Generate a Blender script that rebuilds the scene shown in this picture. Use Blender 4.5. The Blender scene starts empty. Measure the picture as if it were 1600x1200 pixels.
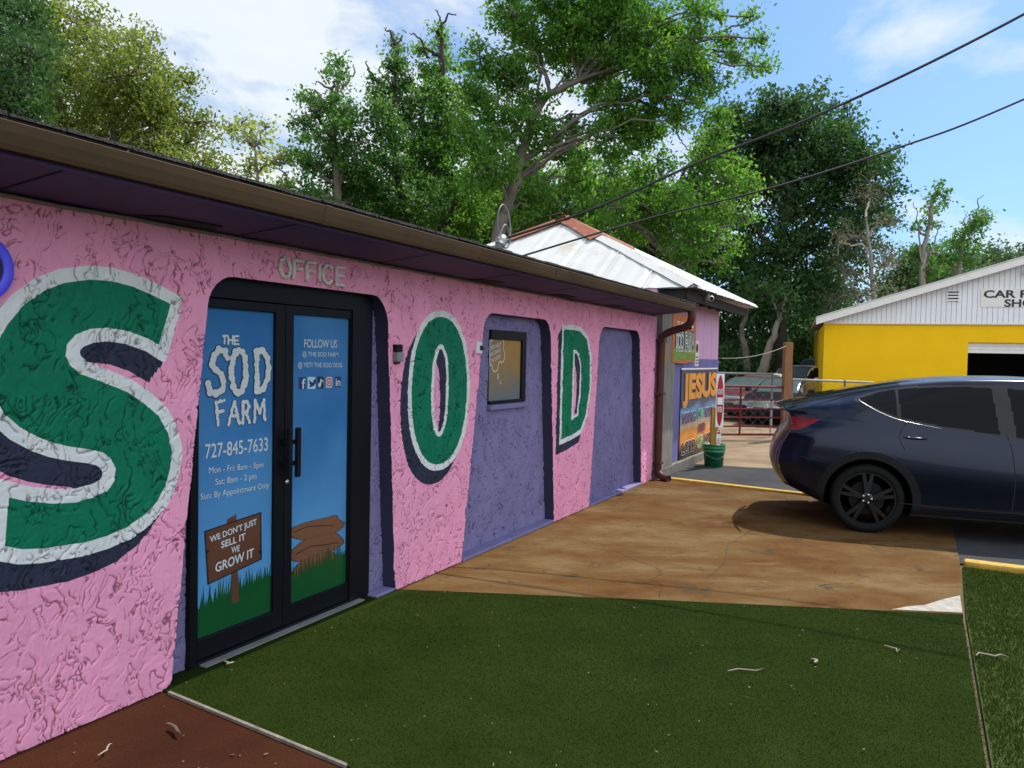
import bpy, math, random
import numpy as np
from mathutils import Vector, Matrix
sc = bpy.context.scene
col = sc.collection
R = math.radians
rng = np.random.default_rng(7)
random.seed(7)

# ------------------------------------------------------------------ camera
F, H, D = 1202.0, 1.70, 3.2726
TH, PI_, RHO = 0.4846025, 0.0359836, R(1.2)
f0 = np.array([-math.sin(TH), math.cos(TH), 0]); r0 = np.array([math.cos(TH), math.sin(TH), 0]); zz = np.array([0, 0, 1.])
fw = f0*math.cos(PI_)-zz*math.sin(PI_); u0 = zz*math.cos(PI_)+f0*math.sin(PI_)
rt = r0*math.cos(RHO)+u0*math.sin(RHO); up = u0*math.cos(RHO)-r0*math.sin(RHO)
CP = np.array([D, 0, H])
cam = bpy.data.cameras.new('camera'); camo = bpy.data.objects.new('camera', cam); col.objects.link(camo)
cam.sensor_width = 36; cam.lens = 36*F/1600; cam.clip_end = 2000; cam.clip_start = .05
camo.matrix_world = Matrix(((rt[0], up[0], -fw[0], CP[0]), (rt[1], up[1], -fw[1], CP[1]), (rt[2], up[2], -fw[2], CP[2]), (0, 0, 0, 1)))
sc.camera = camo

# ------------------------------------------------------------------ light
SUN_EL, SUN_AZ = R(58), R(21)       # azimuth measured from +Y towards +X
sun = bpy.data.lights.new('sun', 'SUN'); sun.energy = 3.4; sun.angle = R(.55); sun.color = (1, .94, .84)
suno = bpy.data.objects.new('sun', sun); col.objects.link(suno)
sd = Vector((math.sin(SUN_AZ)*math.cos(SUN_EL), math.cos(SUN_AZ)*math.cos(SUN_EL), math.sin(SUN_EL)))
suno.rotation_euler = sd.to_track_quat('Z', 'Y').to_euler(); suno.location = (0, 0, 30)
sc.view_settings.view_transform = 'Standard'; sc.view_settings.look = 'None'
sc.view_settings.exposure = 0.76; sc.view_settings.gamma = 1
W = bpy.data.worlds.new('World'); sc.world = W; W.use_nodes = True

def nd(nt, typ, ins=None, **kw):
    n = nt.nodes.new(typ)
    for k, v in kw.items(): setattr(n, k, v)
    if ins:
        for k, v in ins.items():
            if isinstance(v, bpy.types.NodeSocket): nt.links.new(v, n.inputs[k])
            else: n.inputs[k].default_value = v
    return n
def ramp(nt, fac, stops, interp='LINEAR'):
    n = nt.nodes.new('ShaderNodeValToRGB'); n.color_ramp.interpolation = interp
    e = n.color_ramp.elements
    while len(e) < len(stops): e.new(.5)
    for i, (p, c) in enumerate(stops):
        e[i].position = p; e[i].color = (*c, 1) if len(c) == 3 else c
    nt.links.new(fac, n.inputs[0]); return n.outputs[0]
def mixc(nt, fac, a, b, blend='MIX'):
    n = nt.nodes.new('ShaderNodeMix'); n.data_type = 'RGBA'; n.blend_type = blend
    for s, v in ((n.inputs[0], fac), (n.inputs[6], a), (n.inputs[7], b)):
        if isinstance(v, bpy.types.NodeSocket): nt.links.new(v, s)
        else: s.default_value = v if not isinstance(v, tuple) or len(v) == 4 else (*v, 1)
    return n.outputs[2]
nt = W.node_tree
bg = nt.nodes['Background']
sky = nd(nt, 'ShaderNodeTexSky', sky_type='NISHITA', sun_disc=False, sun_elevation=SUN_EL, sun_rotation=SUN_AZ, altitude=10, air_density=1.0, dust_density=1.6, ozone_density=1.2)
tc = nd(nt, 'ShaderNodeTexCoord')
mp = nd(nt, 'ShaderNodeMapping', {'Vector': tc.outputs['Generated'], 'Scale': (1, 1, 2.6), 'Location': (.35, .1, .0)})
cn = nd(nt, 'ShaderNodeTexNoise', {'Vector': mp.outputs[0], 'Scale': 2.6, 'Detail': 9, 'Roughness': .56, 'Distortion': .25})
dt = nd(nt, 'ShaderNodeVectorMath', {0: tc.outputs['Generated'], 1: (-.80, .10, -.35)}, operation='DOT_PRODUCT')
bi = nd(nt, 'ShaderNodeMath', {0: dt.outputs['Value'], 1: .30, 2: cn.outputs[0]}, operation='MULTIPLY_ADD')
dt2 = nd(nt, 'ShaderNodeVectorMath', {0: tc.outputs['Generated'], 1: (.76, -.60, .25)}, operation='DOT_PRODUCT')
mx2 = nd(nt, 'ShaderNodeMath', {0: dt2.outputs['Value'], 1: 0.}, operation='MAXIMUM')
bi = nd(nt, 'ShaderNodeMath', {0: mx2.outputs[0], 1: .55, 2: bi.outputs[0]}, operation='MULTIPLY_ADD')     # unseen bright cloud bank added over the street side to light the facade
cl = ramp(nt, bi.outputs[0], [(.50, (0, 0, 0)), (.64, (1, 1, 1))])
cshade = nd(nt, 'ShaderNodeTexNoise', {'Vector': mp.outputs[0], 'Scale': 5, 'Detail': 4})
ccol = mixc(nt, cshade.outputs[0], (4.5, 5.3, 6.0), (6.6, 6.8, 7.0))
bk_ = nd(nt, 'ShaderNodeMath', {0: mx2.outputs[0], 1: .95, 2: 1.}, operation='MULTIPLY_ADD')  # extra brightness for the added cloud bank
bkc = nd(nt, 'ShaderNodeCombineXYZ', {0: bk_.outputs[0], 1: bk_.outputs[0], 2: bk_.outputs[0]})
ccol = mixc(nt, 1., ccol, bkc.outputs[0], 'MULTIPLY')
skyb = mixc(nt, 1.0, sky.outputs[0], (.62, .86, 1.12), 'MULTIPLY')
skyc = mixc(nt, cl, skyb, ccol)
nt.links.new(skyc, bg.inputs[0]); bg.inputs[1].default_value = .092

# ------------------------------------------------------------------ pixel helpers (source pixels of a 1600x1200 frame -> points in the place)
def ray(px, py): return fw+rt*(px-800)/F-up*(py-600)/F
def onx(px, py, x=0.):
    v = ray(px, py); return CP+v*((x-CP[0])/v[0])
def onz(px, py, z=0.):
    v = ray(px, py); return CP+v*((z-CP[2])/v[2])
def dep(px, py, d): return CP+ray(px, py)*d

# ------------------------------------------------------------------ mesh building
OFF = {}
class MB:
    def __init__(s): s.v = []; s.f = []; s.n = 0
    def add(s, v, f):
        v = np.asarray(v, float).reshape(-1, 3)
        s.v.append(v); s.f += [tuple(int(i)+s.n for i in q) for q in f]; s.n += len(v); return s
    def box(s, a, b, rot=0, c=None):
        x0, y0, z0 = a; x1, y1, z1 = b
        v = np.array([(x0, y0, z0), (x1, y0, z0), (x1, y1, z0), (x0, y1, z0), (x0, y0, z1), (x1, y0, z1), (x1, y1, z1), (x0, y1, z1)], float)
        return s.add(v, [(0, 3, 2, 1), (4, 5, 6, 7), (0, 1, 5, 4), (1, 2, 6, 5), (2, 3, 7, 6), (3, 0, 4, 7)])
    def obox(s, o, ax, ay, az):          # box from corner o and three edge vectors
        o, ax, ay, az = (np.array(q, float) for q in (o, ax, ay, az))
        v = [o, o+ax, o+ax+ay, o+ay, o+az, o+ax+az, o+ax+ay+az, o+ay+az]
        return s.add(v, [(0, 3, 2, 1), (4, 5, 6, 7), (0, 1, 5, 4), (1, 2, 6, 5), (2, 3, 7, 6), (3, 0, 4, 7)])
    def tube(s, pts, r, n=8, cap=True):
        P = np.array(pts, float); m = len(P); rr = np.broadcast_to(np.array(r, float), (m,))
        T = np.gradient(P, axis=0); T /= np.linalg.norm(T, axis=1)[:, None]+1e-12
        a = np.array([0, 0, 1.]) if abs(T[0][2]) < .9 else np.array([1., 0, 0])
        vs = []
        for i in range(m):
            u = np.cross(T[i], a); u /= np.linalg.norm(u)+1e-12; w = np.cross(u, T[i]); a = w
            for k in range(n):
                t = 2*math.pi*k/n; vs.append(P[i]+rr[i]*(math.cos(t)*u+math.sin(t)*w))
        fs = [(i*n+k, i*n+(k+1) % n, (i+1)*n+(k+1) % n, (i+1)*n+k) for i in range(m-1) for k in range(n)]
        if cap: fs += [tuple(range(n)), tuple(range((m-1)*n, m*n))[::-1]]
        return s.add(vs, fs)
    def lathe(s, prof, c, axis=2, n=24):   # prof: (radius, height) ; axis 2 z, 1 y, 0 x
        vs = []
        for r, h in prof:
            for k in range(n):
                t = 2*math.pi*k/n; q = [r*math.cos(t), r*math.sin(t), h]
                q = q if axis == 2 else ([q[0], h, q[1]] if axis == 1 else [h, q[0], q[1]])
                vs.append(np.array(q)+np.array(c))
        m = len(prof)
        return s.add(vs, [(i*n+k, i*n+(k+1) % n, (i+1)*n+(k+1) % n, (i+1)*n+k) for i in range(m-1) for k in range(n)])
    def poly(s, pts): return s.add(pts, [tuple(range(len(pts)))])
    def prism(s, pts, d):
        p = np.array(pts, float); q = p+np.array(d, float); n = len(p)
        return s.add(np.vstack([p, q]), [tuple(range(n))[::-1], tuple(range(n, 2*n))]+[(i, (i+1) % n, n+(i+1) % n, n+i) for i in range(n)])
    def build(s, name, mat, parent=None, smooth=False, local=False, bevel=0):
        v = np.vstack(s.v) if s.v else np.zeros((0, 3))
        off = np.zeros(3)
        if parent is not None and not local: off = OFF.get(parent.name, off)
        me = bpy.data.meshes.new(name); me.from_pydata((v-off).tolist(), [], s.f)
        return link(name, me, mat, parent, smooth, off, bevel)
def link(name, me, mat, parent=None, smooth=False, off=None, bevel=0):
    me.materials.append(mat); me.update()
    if smooth: me.polygons.foreach_set('use_smooth', np.ones(len(me.polygons), bool))
    o = bpy.data.objects.new(name, me); col.objects.link(o)
    if parent is not None: o.parent = parent
    OFF[o.name] = off if off is not None else np.zeros(3)
    if bevel:
        b = o.modifiers.new('bevel', 'BEVEL'); b.width = bevel; b.segments = 2; b.limit_method = 'ANGLE'
    return o
def npmesh(name, v, f, mat, parent=None, smooth=False, off=None):   # quads or tris from numpy arrays
    off = np.zeros(3) if off is None else off
    me = bpy.data.meshes.new(name); k = f.shape[1]
    me.vertices.add(len(v)); me.vertices.foreach_set('co', (v-off).astype(np.float32).ravel())
    me.loops.add(f.size); me.loops.foreach_set('vertex_index', f.astype(np.int32).ravel())
    me.polygons.add(len(f)); me.polygons.foreach_set('loop_start', np.arange(0, f.size, k, dtype=np.int32))
    me.update(calc_edges=True)
    return link(name, me, mat, parent, smooth, off)
def tag(o, label=None, cat=None, group=None, kind=None):
    if label: o['label'] = label
    if cat: o['category'] = cat
    if group: o['group'] = group
    if kind: o['kind'] = kind
    return o
def thing(name, loc, label, cat, group=None, rz=0):
    o = bpy.data.objects.new(name, None); col.objects.link(o); o.location = loc; o.rotation_euler.z = rz
    o.empty_display_size = .1
    OFF[o.name] = np.array(loc, float); return tag(o, label, cat, group)
def text2d(s, off=0., shear=0.):
    c = bpy.data.curves.new('txt', 'FONT'); c.body = s; c.offset = off; c.shear = shear; c.resolution_u = 4
    o = bpy.data.objects.new('txt', c); col.objects.link(o)
    dg = bpy.context.evaluated_depsgraph_get(); dg.update()
    me = bpy.data.meshes.new_from_object(o.evaluated_get(dg))
    v = np.array([q.co[:2] for q in me.vertices]); f = [tuple(p.vertices) for p in me.polygons]
    bpy.data.objects.remove(o); bpy.data.curves.remove(c); bpy.data.meshes.remove(me)
    lo, hi = v.min(0), v.max(0)
    return (v-lo)/(hi-lo), f
def text_on(mb, s, o, ux, uy, off=0., shear=0.):      # o lower-left corner, ux width vector, uy height vector
    v, f = text2d(s, off, shear); o, ux, uy = (np.array(q, float) for q in (o, ux, uy))
    mb.add(o+v[:, :1]*ux+v[:, 1:]*uy, f); return mb

# ------------------------------------------------------------------ noise
def perlin(x, y, seed=0):
    r = np.random.default_rng(seed); N = 256
    g = r.random((N, N))*2*math.pi; gx, gy = np.cos(g), np.sin(g)
    xi = np.floor(x).astype(int); yi = np.floor(y).astype(int); xf = x-xi; yf = y-yi
    s = lambda t: t*t*t*(t*(t*6-15)+10)
    def dot(i, j):
        a = (xi+i) % N; b = (yi+j) % N; return gx[a, b]*(xf-i)+gy[a, b]*(yf-j)
    u, w = s(xf), s(yf)
    return (dot(0, 0)*(1-u)+dot(1, 0)*u)*(1-w)+(dot(0, 1)*(1-u)+dot(1, 1)*u)*w
def sst(a, b, x):
    t = np.clip((x-a)/(b-a), 0, 1); return t*t*(3-2*t)
def stucco(Y, Z, crev=False):
    wx = perlin(Y*5, Z*5, 1)*.10; wz = perlin(Y*5+9, Z*5, 2)*.10
    wx = wx+perlin(Y*19, Z*19, 11)*.03; wz = wz+perlin(Y*19+5, Z*19, 12)*.03
    def field(y, z, k):
        if k == 0: return perlin(y*9, z*4.6, 3)+.35*perlin(y*21, z*12, 4)
        if k == 1: return perlin(y*13+40, z*7+3, 5)+.35*perlin(y*30, z*18, 6)
        return perlin(y*24+4, z*14+3, 8)+.4*perlin(y*50, z*34, 9)
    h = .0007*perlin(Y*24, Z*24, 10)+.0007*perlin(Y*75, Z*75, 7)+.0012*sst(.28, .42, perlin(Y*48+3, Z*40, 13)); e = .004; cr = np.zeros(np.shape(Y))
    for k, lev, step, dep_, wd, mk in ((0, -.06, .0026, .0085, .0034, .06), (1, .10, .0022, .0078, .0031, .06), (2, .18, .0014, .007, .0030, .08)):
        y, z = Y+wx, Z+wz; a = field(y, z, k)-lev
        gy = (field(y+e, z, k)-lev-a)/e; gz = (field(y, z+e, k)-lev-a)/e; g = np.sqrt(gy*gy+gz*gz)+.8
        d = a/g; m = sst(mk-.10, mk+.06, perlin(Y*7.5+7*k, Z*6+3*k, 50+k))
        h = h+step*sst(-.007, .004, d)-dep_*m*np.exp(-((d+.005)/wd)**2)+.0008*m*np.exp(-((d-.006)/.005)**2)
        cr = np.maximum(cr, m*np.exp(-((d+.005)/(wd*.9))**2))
    return (h, cr) if crev else h

def inpoly(px, py, poly):
    poly = np.asarray(poly); r = np.zeros(px.shape, bool); n = len(poly); j = n-1
    for i in range(n):
        xi, yi = poly[i]; xj, yj = poly[j]
        if yi != yj:
            c = ((yi > py) != (yj > py)) & (px < (xj-xi)*(py-yi)/(yj-yi)+xi); r ^= c
        j = i
    return r
def spline(pts, n=6, closed=True):
    P = np.array(pts, float); m = len(P); out = []
    for i in range(m if closed else m-1):
        p0, p1, p2, p3 = (P[(i-1) % m], P[i], P[(i+1) % m], P[(i+2) % m]) if closed else (P[max(i-1, 0)], P[i], P[i+1], P[min(i+2, m-1)])
        for k in range(n):
            t = k/n; out.append(.5*((2*p1)+(-p0+p2)*t+(2*p0-5*p1+4*p2-p3)*t*t+(-p0+3*p1-3*p2+p3)*t**3))
    if not closed: out.append(P[-1])
    return np.array(out)
def offset_poly(P, d):
    P = np.asarray(P, float); a = .5*np.sum(P[:, 0]*np.roll(P[:, 1], -1)-np.roll(P[:, 0], -1)*P[:, 1])
    e1 = P-np.roll(P, 1, 0); e2 = np.roll(P, -1, 0)-P
    n1 = np.stack([e1[:, 1], -e1[:, 0]], 1); n2 = np.stack([e2[:, 1], -e2[:, 0]], 1)
    n1 /= np.linalg.norm(n1, axis=1)[:, None]+1e-9; n2 /= np.linalg.norm(n2, axis=1)[:, None]+1e-9
    n = n1+n2; n /= np.linalg.norm(n, axis=1)[:, None]+1e-9
    k = np.clip(1/np.clip((n*n1).sum(1), .3, 1), 1, 1.8)
    return P+n*(d*k*np.sign(a))[:, None]

# ------------------------------------------------------------------ materials
def mat(name, c, rough=.6, metal=0., var=.12, vs=6., bump=0., bs=60., coat=0., spec=.5, stretch=(1, 1, 1), dirt=None, ds=2.):
    m = bpy.data.materials.new(name); m.use_nodes = True; nt = m.node_tree; b = nt.nodes['Principled BSDF']
    tc = nd(nt, 'ShaderNodeTexCoord'); mp = nd(nt, 'ShaderNodeMapping', {'Vector': tc.outputs['Object'], 'Scale': stretch})
    v = mp.outputs[0]
    n = nd(nt, 'ShaderNodeTexNoise', {'Vector': v, 'Scale': vs, 'Detail': 6, 'Roughness': .6})
    cc = ramp(nt, n.outputs[0], [(.28, tuple(q*(1-var) for q in c)), (.72, tuple(min(1, q*(1+var)) for q in c))])
    if dirt:
        n2 = nd(nt, 'ShaderNodeTexNoise', {'Vector': v, 'Scale': ds, 'Detail': 8, 'Roughness': .65})
        mk = ramp(nt, n2.outputs[0], [(dirt[1], (0, 0, 0)), (dirt[1]+.12, (1, 1, 1))])
        cc = mixc(nt, mk, cc, dirt[0])
    nt.links.new(cc, b.inputs['Base Color'])
    b.inputs['Roughness'].default_value = rough; b.inputs['Metallic'].default_value = metal
    b.inputs['Coat Weight'].default_value = coat; b.inputs['Coat Roughness'].default_value = .04
    b.inputs['Specular IOR Level'].default_value = spec
    if bump:
        n3 = nd(nt, 'ShaderNodeTexNoise', {'Vector': v, 'Scale': bs, 'Detail': 5})
        bp = nd(nt, 'ShaderNodeBump', {'Height': n3.outputs[0], 'Strength': bump, 'Distance': .02})
        nt.links.new(bp.outputs[0], b.inputs['Normal'])
    return m
def groove_shade_mat(m, dark, k=.74):  # paints the shade of the stucco grooves into the base colour
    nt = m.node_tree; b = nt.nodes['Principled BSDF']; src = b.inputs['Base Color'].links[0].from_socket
    a = nd(nt, 'ShaderNodeAttribute', attribute_name='groove_shade'); f = nd(nt, 'ShaderNodeMapRange', {0: a.outputs['Fac'], 1: .25, 2: .9, 3: 0, 4: k})
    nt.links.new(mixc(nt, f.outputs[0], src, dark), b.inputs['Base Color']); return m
PINK, GREEN, WHITE, NAVY = (.86, .34, .50), (.004, .165, .082), (.72, .72, .7), (.03, .034, .06)
m_pink = mat('pink stucco', PINK, .75, var=.08, vs=3, bump=.12, bs=160, spec=.15)
m_green = mat('green paint', GREEN, .6, var=.12, bump=.15, bs=160, spec=.15)
m_white = mat('white paint', WHITE, .6, var=.08, bump=.15, bs=160, spec=.15)
m_navy = mat('navy paint', NAVY, .6, var=.15, bump=.15, bs=160, spec=.15)
m_purple = mat('purple stucco', (.20, .175, .33), .7, var=.12, vs=4, bump=.15, bs=160, spec=.15)
for m_, d_ in ((m_pink, (.10, .02, .04)), (m_green, (.004, .02, .012)), (m_white, (.08, .08, .09)), (m_navy, (.008, .008, .014)), (m_purple, (.02, .016, .045))): groove_shade_mat(m_, d_)
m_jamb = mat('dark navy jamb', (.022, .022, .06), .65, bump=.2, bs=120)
m_soffit = mat('deep purple boards', (.05, .024, .10), .6, var=.2, vs=3, bump=.1, bs=40, stretch=(1, .2, 1))
m_gutter = mat('brown gutter', (.085, .05, .025), .7, spec=.15, var=.25, vs=3, dirt=((.05, .035, .025), .58), ds=5, stretch=(1, .5, 1))
m_lath = mat('weathered lath', (.22, .17, .13), .7, var=.3)
m_shingle = mat('dark shingles', (.035, .03, .028), .9, var=.4, vs=30, bump=.6, bs=80)
m_black = mat('black aluminium', (.006, .006, .008), .45, var=.1, spec=.15)
m_tin = mat('aluminium strip', (.4, .4, .38), .45, metal=.6, var=.2)
m_dspout = mat('rust brown downspout', (.075, .028, .024), .5, var=.3, vs=5, spec=.25)
m_plank = mat('grey weathered plank', (.21, .185, .16), .85, var=.5, vs=9, bump=.5, bs=14, stretch=(4, 4, .35))
m_knot = mat('orange knot', (.35, .17, .06), .8, var=.3, vs=20)
m_ppanel = mat('purple boards', (.15, .13, .32), .7, var=.18, vs=5, stretch=(1, 1, .3))
m_pinkwall = mat('lilac pink siding', (.62, .33, .52), .6, var=.06, vs=3)
m_block = mat('dirty concrete footing', (.16, .145, .12), .9, var=.4, vs=12, bump=.4)
m_wplast = mat('white plastic', (.7, .7, .68), .35, var=.05)
m_orange = mat('orange print', (.55, .13, .03), .55, var=.15)
m_yellow = mat('yellow wall paint', (.84, .50, .006), .65, spec=.12, var=.06, vs=1.2, bump=.12, bs=30, dirt=((.66, .36, .015), .64), ds=3)
m_siding = mat('white siding', (.74, .76, .79), .55, var=.05, vs=2)
m_wtrim = mat('white trim', (.72, .71, .68), .5, var=.06)
m_dark = mat('dark interior', (.012, .012, .014), .9)
m_steel = mat('galvanised steel', (.24, .25, .255), .5, metal=.3, var=.15)
m_gate = mat('red painted tube', (.14, .016, .02), .6, spec=.2, var=.25, vs=8)
m_post = mat('brown timber post', (.22, .10, .045), .8, var=.35, vs=9, bump=.3, bs=14, stretch=(4, 4, .4))
m_ypost = mat('yellow brown post', (.36, .20, .03), .7, var=.3, vs=7, stretch=(3, 3, .5))
m_bucket = mat('green plastic bucket', (.012, .19, .075), .4, var=.12, vs=5, dirt=((.2, .22, .16), .68), ds=9)
m_cable = mat('black cable', (.012, .012, .012), .6)
m_gcable = mat('grey cable', (.17, .17, .175), .55)
m_kerb = mat('yellow kerb paint', (.46, .27, .035), .8, var=.25, vs=9, bump=.4, bs=40, dirt=((.2, .15, .08), .60), ds=10)
m_twig = mat('pale twig', (.25, .21, .16), .8, var=.3)
m_dtwig = mat('dark twig', (.09, .06, .04), .85, var=.3)
m_bark = mat('grey bark', (.13, .108, .09), .95, var=.45, vs=5, bump=.8, bs=16, stretch=(1, 1, .3))
m_pbark = mat('pale bark', (.21, .185, .155), .95, var=.4, vs=6, bump=.6, bs=18, stretch=(1, 1, .3))
m_dbark = mat('dark bark', (.045, .036, .03), .95, var=.4, vs=5, bump=.8, bs=14, stretch=(1, 1, .3))
m_tyre = mat('tyre rubber', (.006, .006, .006), .8, spec=.2, bump=.2, bs=80)
m_rim = mat('black alloy', (.004, .004, .0045), .3, metal=.0, spec=.4)
m_silver = mat('machined silver', (.5, .5, .52), .25, metal=.9)
m_clad = mat('black cladding', (.005, .005, .0055), .6, spec=.2)
m_seam = mat('panel gap', (.003, .003, .003), .8)
m_red = mat('red lens', (.16, .004, .007), .2, var=.3, vs=20, spec=.25)
m_chrome = mat('chrome', (.6, .6, .6), .12, metal=1., var=.02)
m_printw = mat('white print', (.84, .84, .82), .5, var=.03)
m_printk = mat('black print', (.01, .01, .012), .5, var=.05)
m_signr = mat('red sign face', (.42, .012, .02), .4, var=.1)
def paint(name, c, rough=.22, metal=.45):
    m = mat(name, c, rough, metal=metal, var=.06, vs=3, coat=.75)
    return m
def glass(name, c=(.01, .011, .012)):
    m = mat(name, c, .03, var=.02, spec=.05); return m
m_glass = glass('tinted glass')
m_cleargl = mat('windscreen glass', (.06, .085, .085), .15, spec=.08)
def leafmat(name, c1, c2, trans=.35, spec=.18):
    m = bpy.data.materials.new(name); m.use_nodes = True; nt = m.node_tree
    for n in list(nt.nodes):
        if n.type != 'OUTPUT_MATERIAL': nt.nodes.remove(n)
    out = [n for n in nt.nodes if n.type == 'OUTPUT_MATERIAL'][0]
    g = nd(nt, 'ShaderNodeNewGeometry')
    c = ramp(nt, g.outputs['Random Per Island'], [(0, c1), (1, c2)])
    d = nd(nt, 'ShaderNodeBsdfPrincipled', {'Base Color': c, 'Roughness': .65, 'Specular IOR Level': spec})
    hs = nd(nt, 'ShaderNodeHueSaturation', {'Color': c, 'Hue': .485, 'Saturation': 1.1, 'Value': 1.9})
    t = nd(nt, 'ShaderNodeBsdfTranslucent', {'Color': hs.outputs[0]})
    mx = nd(nt, 'ShaderNodeMixShader', {0: trans, 1: d.outputs[0], 2: t.outputs[0]})
    nt.links.new(mx.outputs[0], out.inputs[0]); return m
l_bright = leafmat('bright leaves', (.055, .15, .024), (.12, .25, .048), .5)
l_mid = leafmat('mid green leaves', (.040, .118, .027), (.09, .19, .045), .45)
l_yellow = leafmat('yellow green leaves', (.09, .135, .028), (.18, .23, .05), .45)
l_pale = leafmat('pale spring leaves', (.17, .24, .06), (.28, .34, .10), .5)
l_dark = leafmat('dark oak leaves', (.024, .070, .020), (.055, .12, .035), .34)
l_grey = leafmat('grey green leaves', (.05, .065, .03), (.10, .11, .055), .3)
l_far = leafmat('far green leaves', (.04, .085, .03), (.07, .12, .05), .3)
m_turfblade = leafmat('turf blades', (.013, .024, .0035), (.021, .035, .006), .04, .0)
m_lawnblade = leafmat('lawn blades', (.030, .052, .009), (.065, .10, .02), .08, .0)

def ground_mat(name, stops, scale, streak=(1, 1, 1), rough=.9, bump=.3, bs=40, extra=None, rot=0., streaks=None, tint=None):
    m = bpy.data.materials.new(name); m.use_nodes = True; nt = m.node_tree; b = nt.nodes['Principled BSDF']
    tc = nd(nt, 'ShaderNodeTexCoord'); mr_ = nd(nt, 'ShaderNodeMapping', {'Vector': tc.outputs['Object'], 'Rotation': (0, 0, -rot)}); mp = nd(nt, 'ShaderNodeMapping', {'Vector': mr_.outputs[0], 'Scale': streak})
    n = nd(nt, 'ShaderNodeTexNoise', {'Vector': mp.outputs[0], 'Scale': scale, 'Detail': 10, 'Roughness': .68, 'Distortion': .3})
    c = ramp(nt, n.outputs[0], stops)
    n2 = nd(nt, 'ShaderNodeTexNoise', {'Vector': tc.outputs['Object'], 'Scale': bs*3, 'Detail': 3})
    sp = ramp(nt, n2.outputs[0], [(.3, (.62, .62, .62)), (.7, (1.3, 1.3, 1.3))])
    c = mixc(nt, 1., c, sp, 'MULTIPLY')
    if streaks:
        m5 = nd(nt, 'ShaderNodeMapping', {'Vector': mr_.outputs[0], 'Scale': (1, 2.6, 1)})
        for sc5, th5, col5 in streaks:
            n5 = nd(nt, 'ShaderNodeTexNoise', {'Vector': m5.outputs[0], 'Scale': sc5, 'Detail': 9, 'Roughness': .72, 'Distortion': .5})
            c = mixc(nt, ramp(nt, n5.outputs[0], [(th5, (0, 0, 0)), (th5+.12, (.75, .75, .75))]), c, col5)
    if extra:
        n3 = nd(nt, 'ShaderNodeTexNoise', {'Vector': tc.outputs['Object'], 'Scale': extra[1], 'Detail': 8, 'Roughness': .7, 'Distortion': .6})
        c = mixc(nt, ramp(nt, n3.outputs[0], [(extra[2], (0, 0, 0)), (extra[2]+extra[3], (1, 1, 1))]), c, extra[0])
    nt.links.new(c, b.inputs['Base Color']); b.inputs['Roughness'].default_value = rough; b.inputs['Specular IOR Level'].default_value = .1
    if tint: nt.links.new(mixc(nt, 1., c, tint, 'MULTIPLY'), b.inputs['Base Color'])
    n4 = nd(nt, 'ShaderNodeTexNoise', {'Vector': tc.outputs['Object'], 'Scale': bs, 'Detail': 8})
    bp = nd(nt, 'ShaderNodeBump', {'Height': n4.outputs[0], 'Strength': bump, 'Distance': .01})
    nt.links.new(bp.outputs[0], b.inputs['Normal']); return m
m_conc = ground_mat('rust stained concrete', [(.30, (.055, .022, .006)), (.42, (.105, .050, .014)), (.52, (.125, .076, .030)), (.62, (.165, .115, .057)), (.76, (.088, .060, .028))], 1.0, (.8, 1.3, 1), rot=TH, bs=60, bump=.5, extra=((.052, .040, .024), 2.6, .57, .10), streaks=((1.1, .57, (.175, .125, .070)), (1.5, .58, (.060, .040, .022)), (4.0, .58, (.105, .052, .014)), (7.0, .62, (.045, .032, .02))), tint=(.90, .82, .71))
m_walk = ground_mat('brown stained concrete', [(.3, (.030, .012, .006)), (.5, (.052, .023, .011)), (.7, (.072, .035, .018))], .9, extra=((.10, .05, .03), 3, .62, .1), tint=(.75, .5, .36))
m_asph = ground_mat('asphalt', [(.3, (.035, .036, .04)), (.6, (.055, .056, .06)), (.8, (.09, .088, .085))], 1.3, bs=90, bump=.6)
m_dirt = ground_mat('sandy drive', [(.28, (.14, .095, .055)), (.5, (.225, .165, .105)), (.7, (.29, .22, .145))], .9, extra=((.12, .08, .05), 1.6, .63, .06))
m_earth = ground_mat('rough ground', [(.3, (.05, .06, .02)), (.5, (.11, .09, .05)), (.7, (.2, .15, .09))], .5)
m_turf = ground_mat('turf backing', [(.3, (.012, .022, .0035)), (.7, (.021, .034, .006))], 2, bs=200, bump=.25)
m_turf.node_tree.nodes['Principled BSDF'].inputs['Specular IOR Level'].default_value = .02

# ------------------------------------------------------------------ ground
m_lawn = ground_mat('lawn thatch', [(.3, (.03, .048, .01)), (.7, (.055, .08, .018))], 3, bs=200, bump=.5)
def sheet(name, pts, z, m, parent=None, thick=0):
    mb = MB(); P = [(p[0], p[1], z) for p in pts]
    mb.poly(P) if not thick else mb.prism([(p[0], p[1], z-thick) for p in pts], (0, 0, thick))
    o = mb.build(name, m, parent); 
    if parent is None: o['kind'] = 'structure'
    return o
sheet('ground', [(-400, -400), (400, -400), (400, 500), (-400, 500)], -.03, m_earth)
sheet('asphalt', [(-.2, 10.62), (-.1, 10.72), (1.75, 10.5), (3.64, 10.4), (3.655, 7.68), (4.2, 7.66), (40, 7.4), (60, 26), (8, 17), (1.9, 13.1), (.9, 12.75), (-.3, 12.6)], -.012, m_asph)
sheet('road', [(8.5, -60), (60, -60), (60, 7.3), (8.5, 7.45)], -.016, m_asph)
sheet('sandy_drive', [(-1.5, 12.62), (-.3, 12.62), (.9, 12.77), (1.9, 13.12), (8, 17.02), (14, 22), (9, 30), (-6, 30), (-6, 17), (-1.5, 15.5)], -.018, m_dirt)
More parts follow.
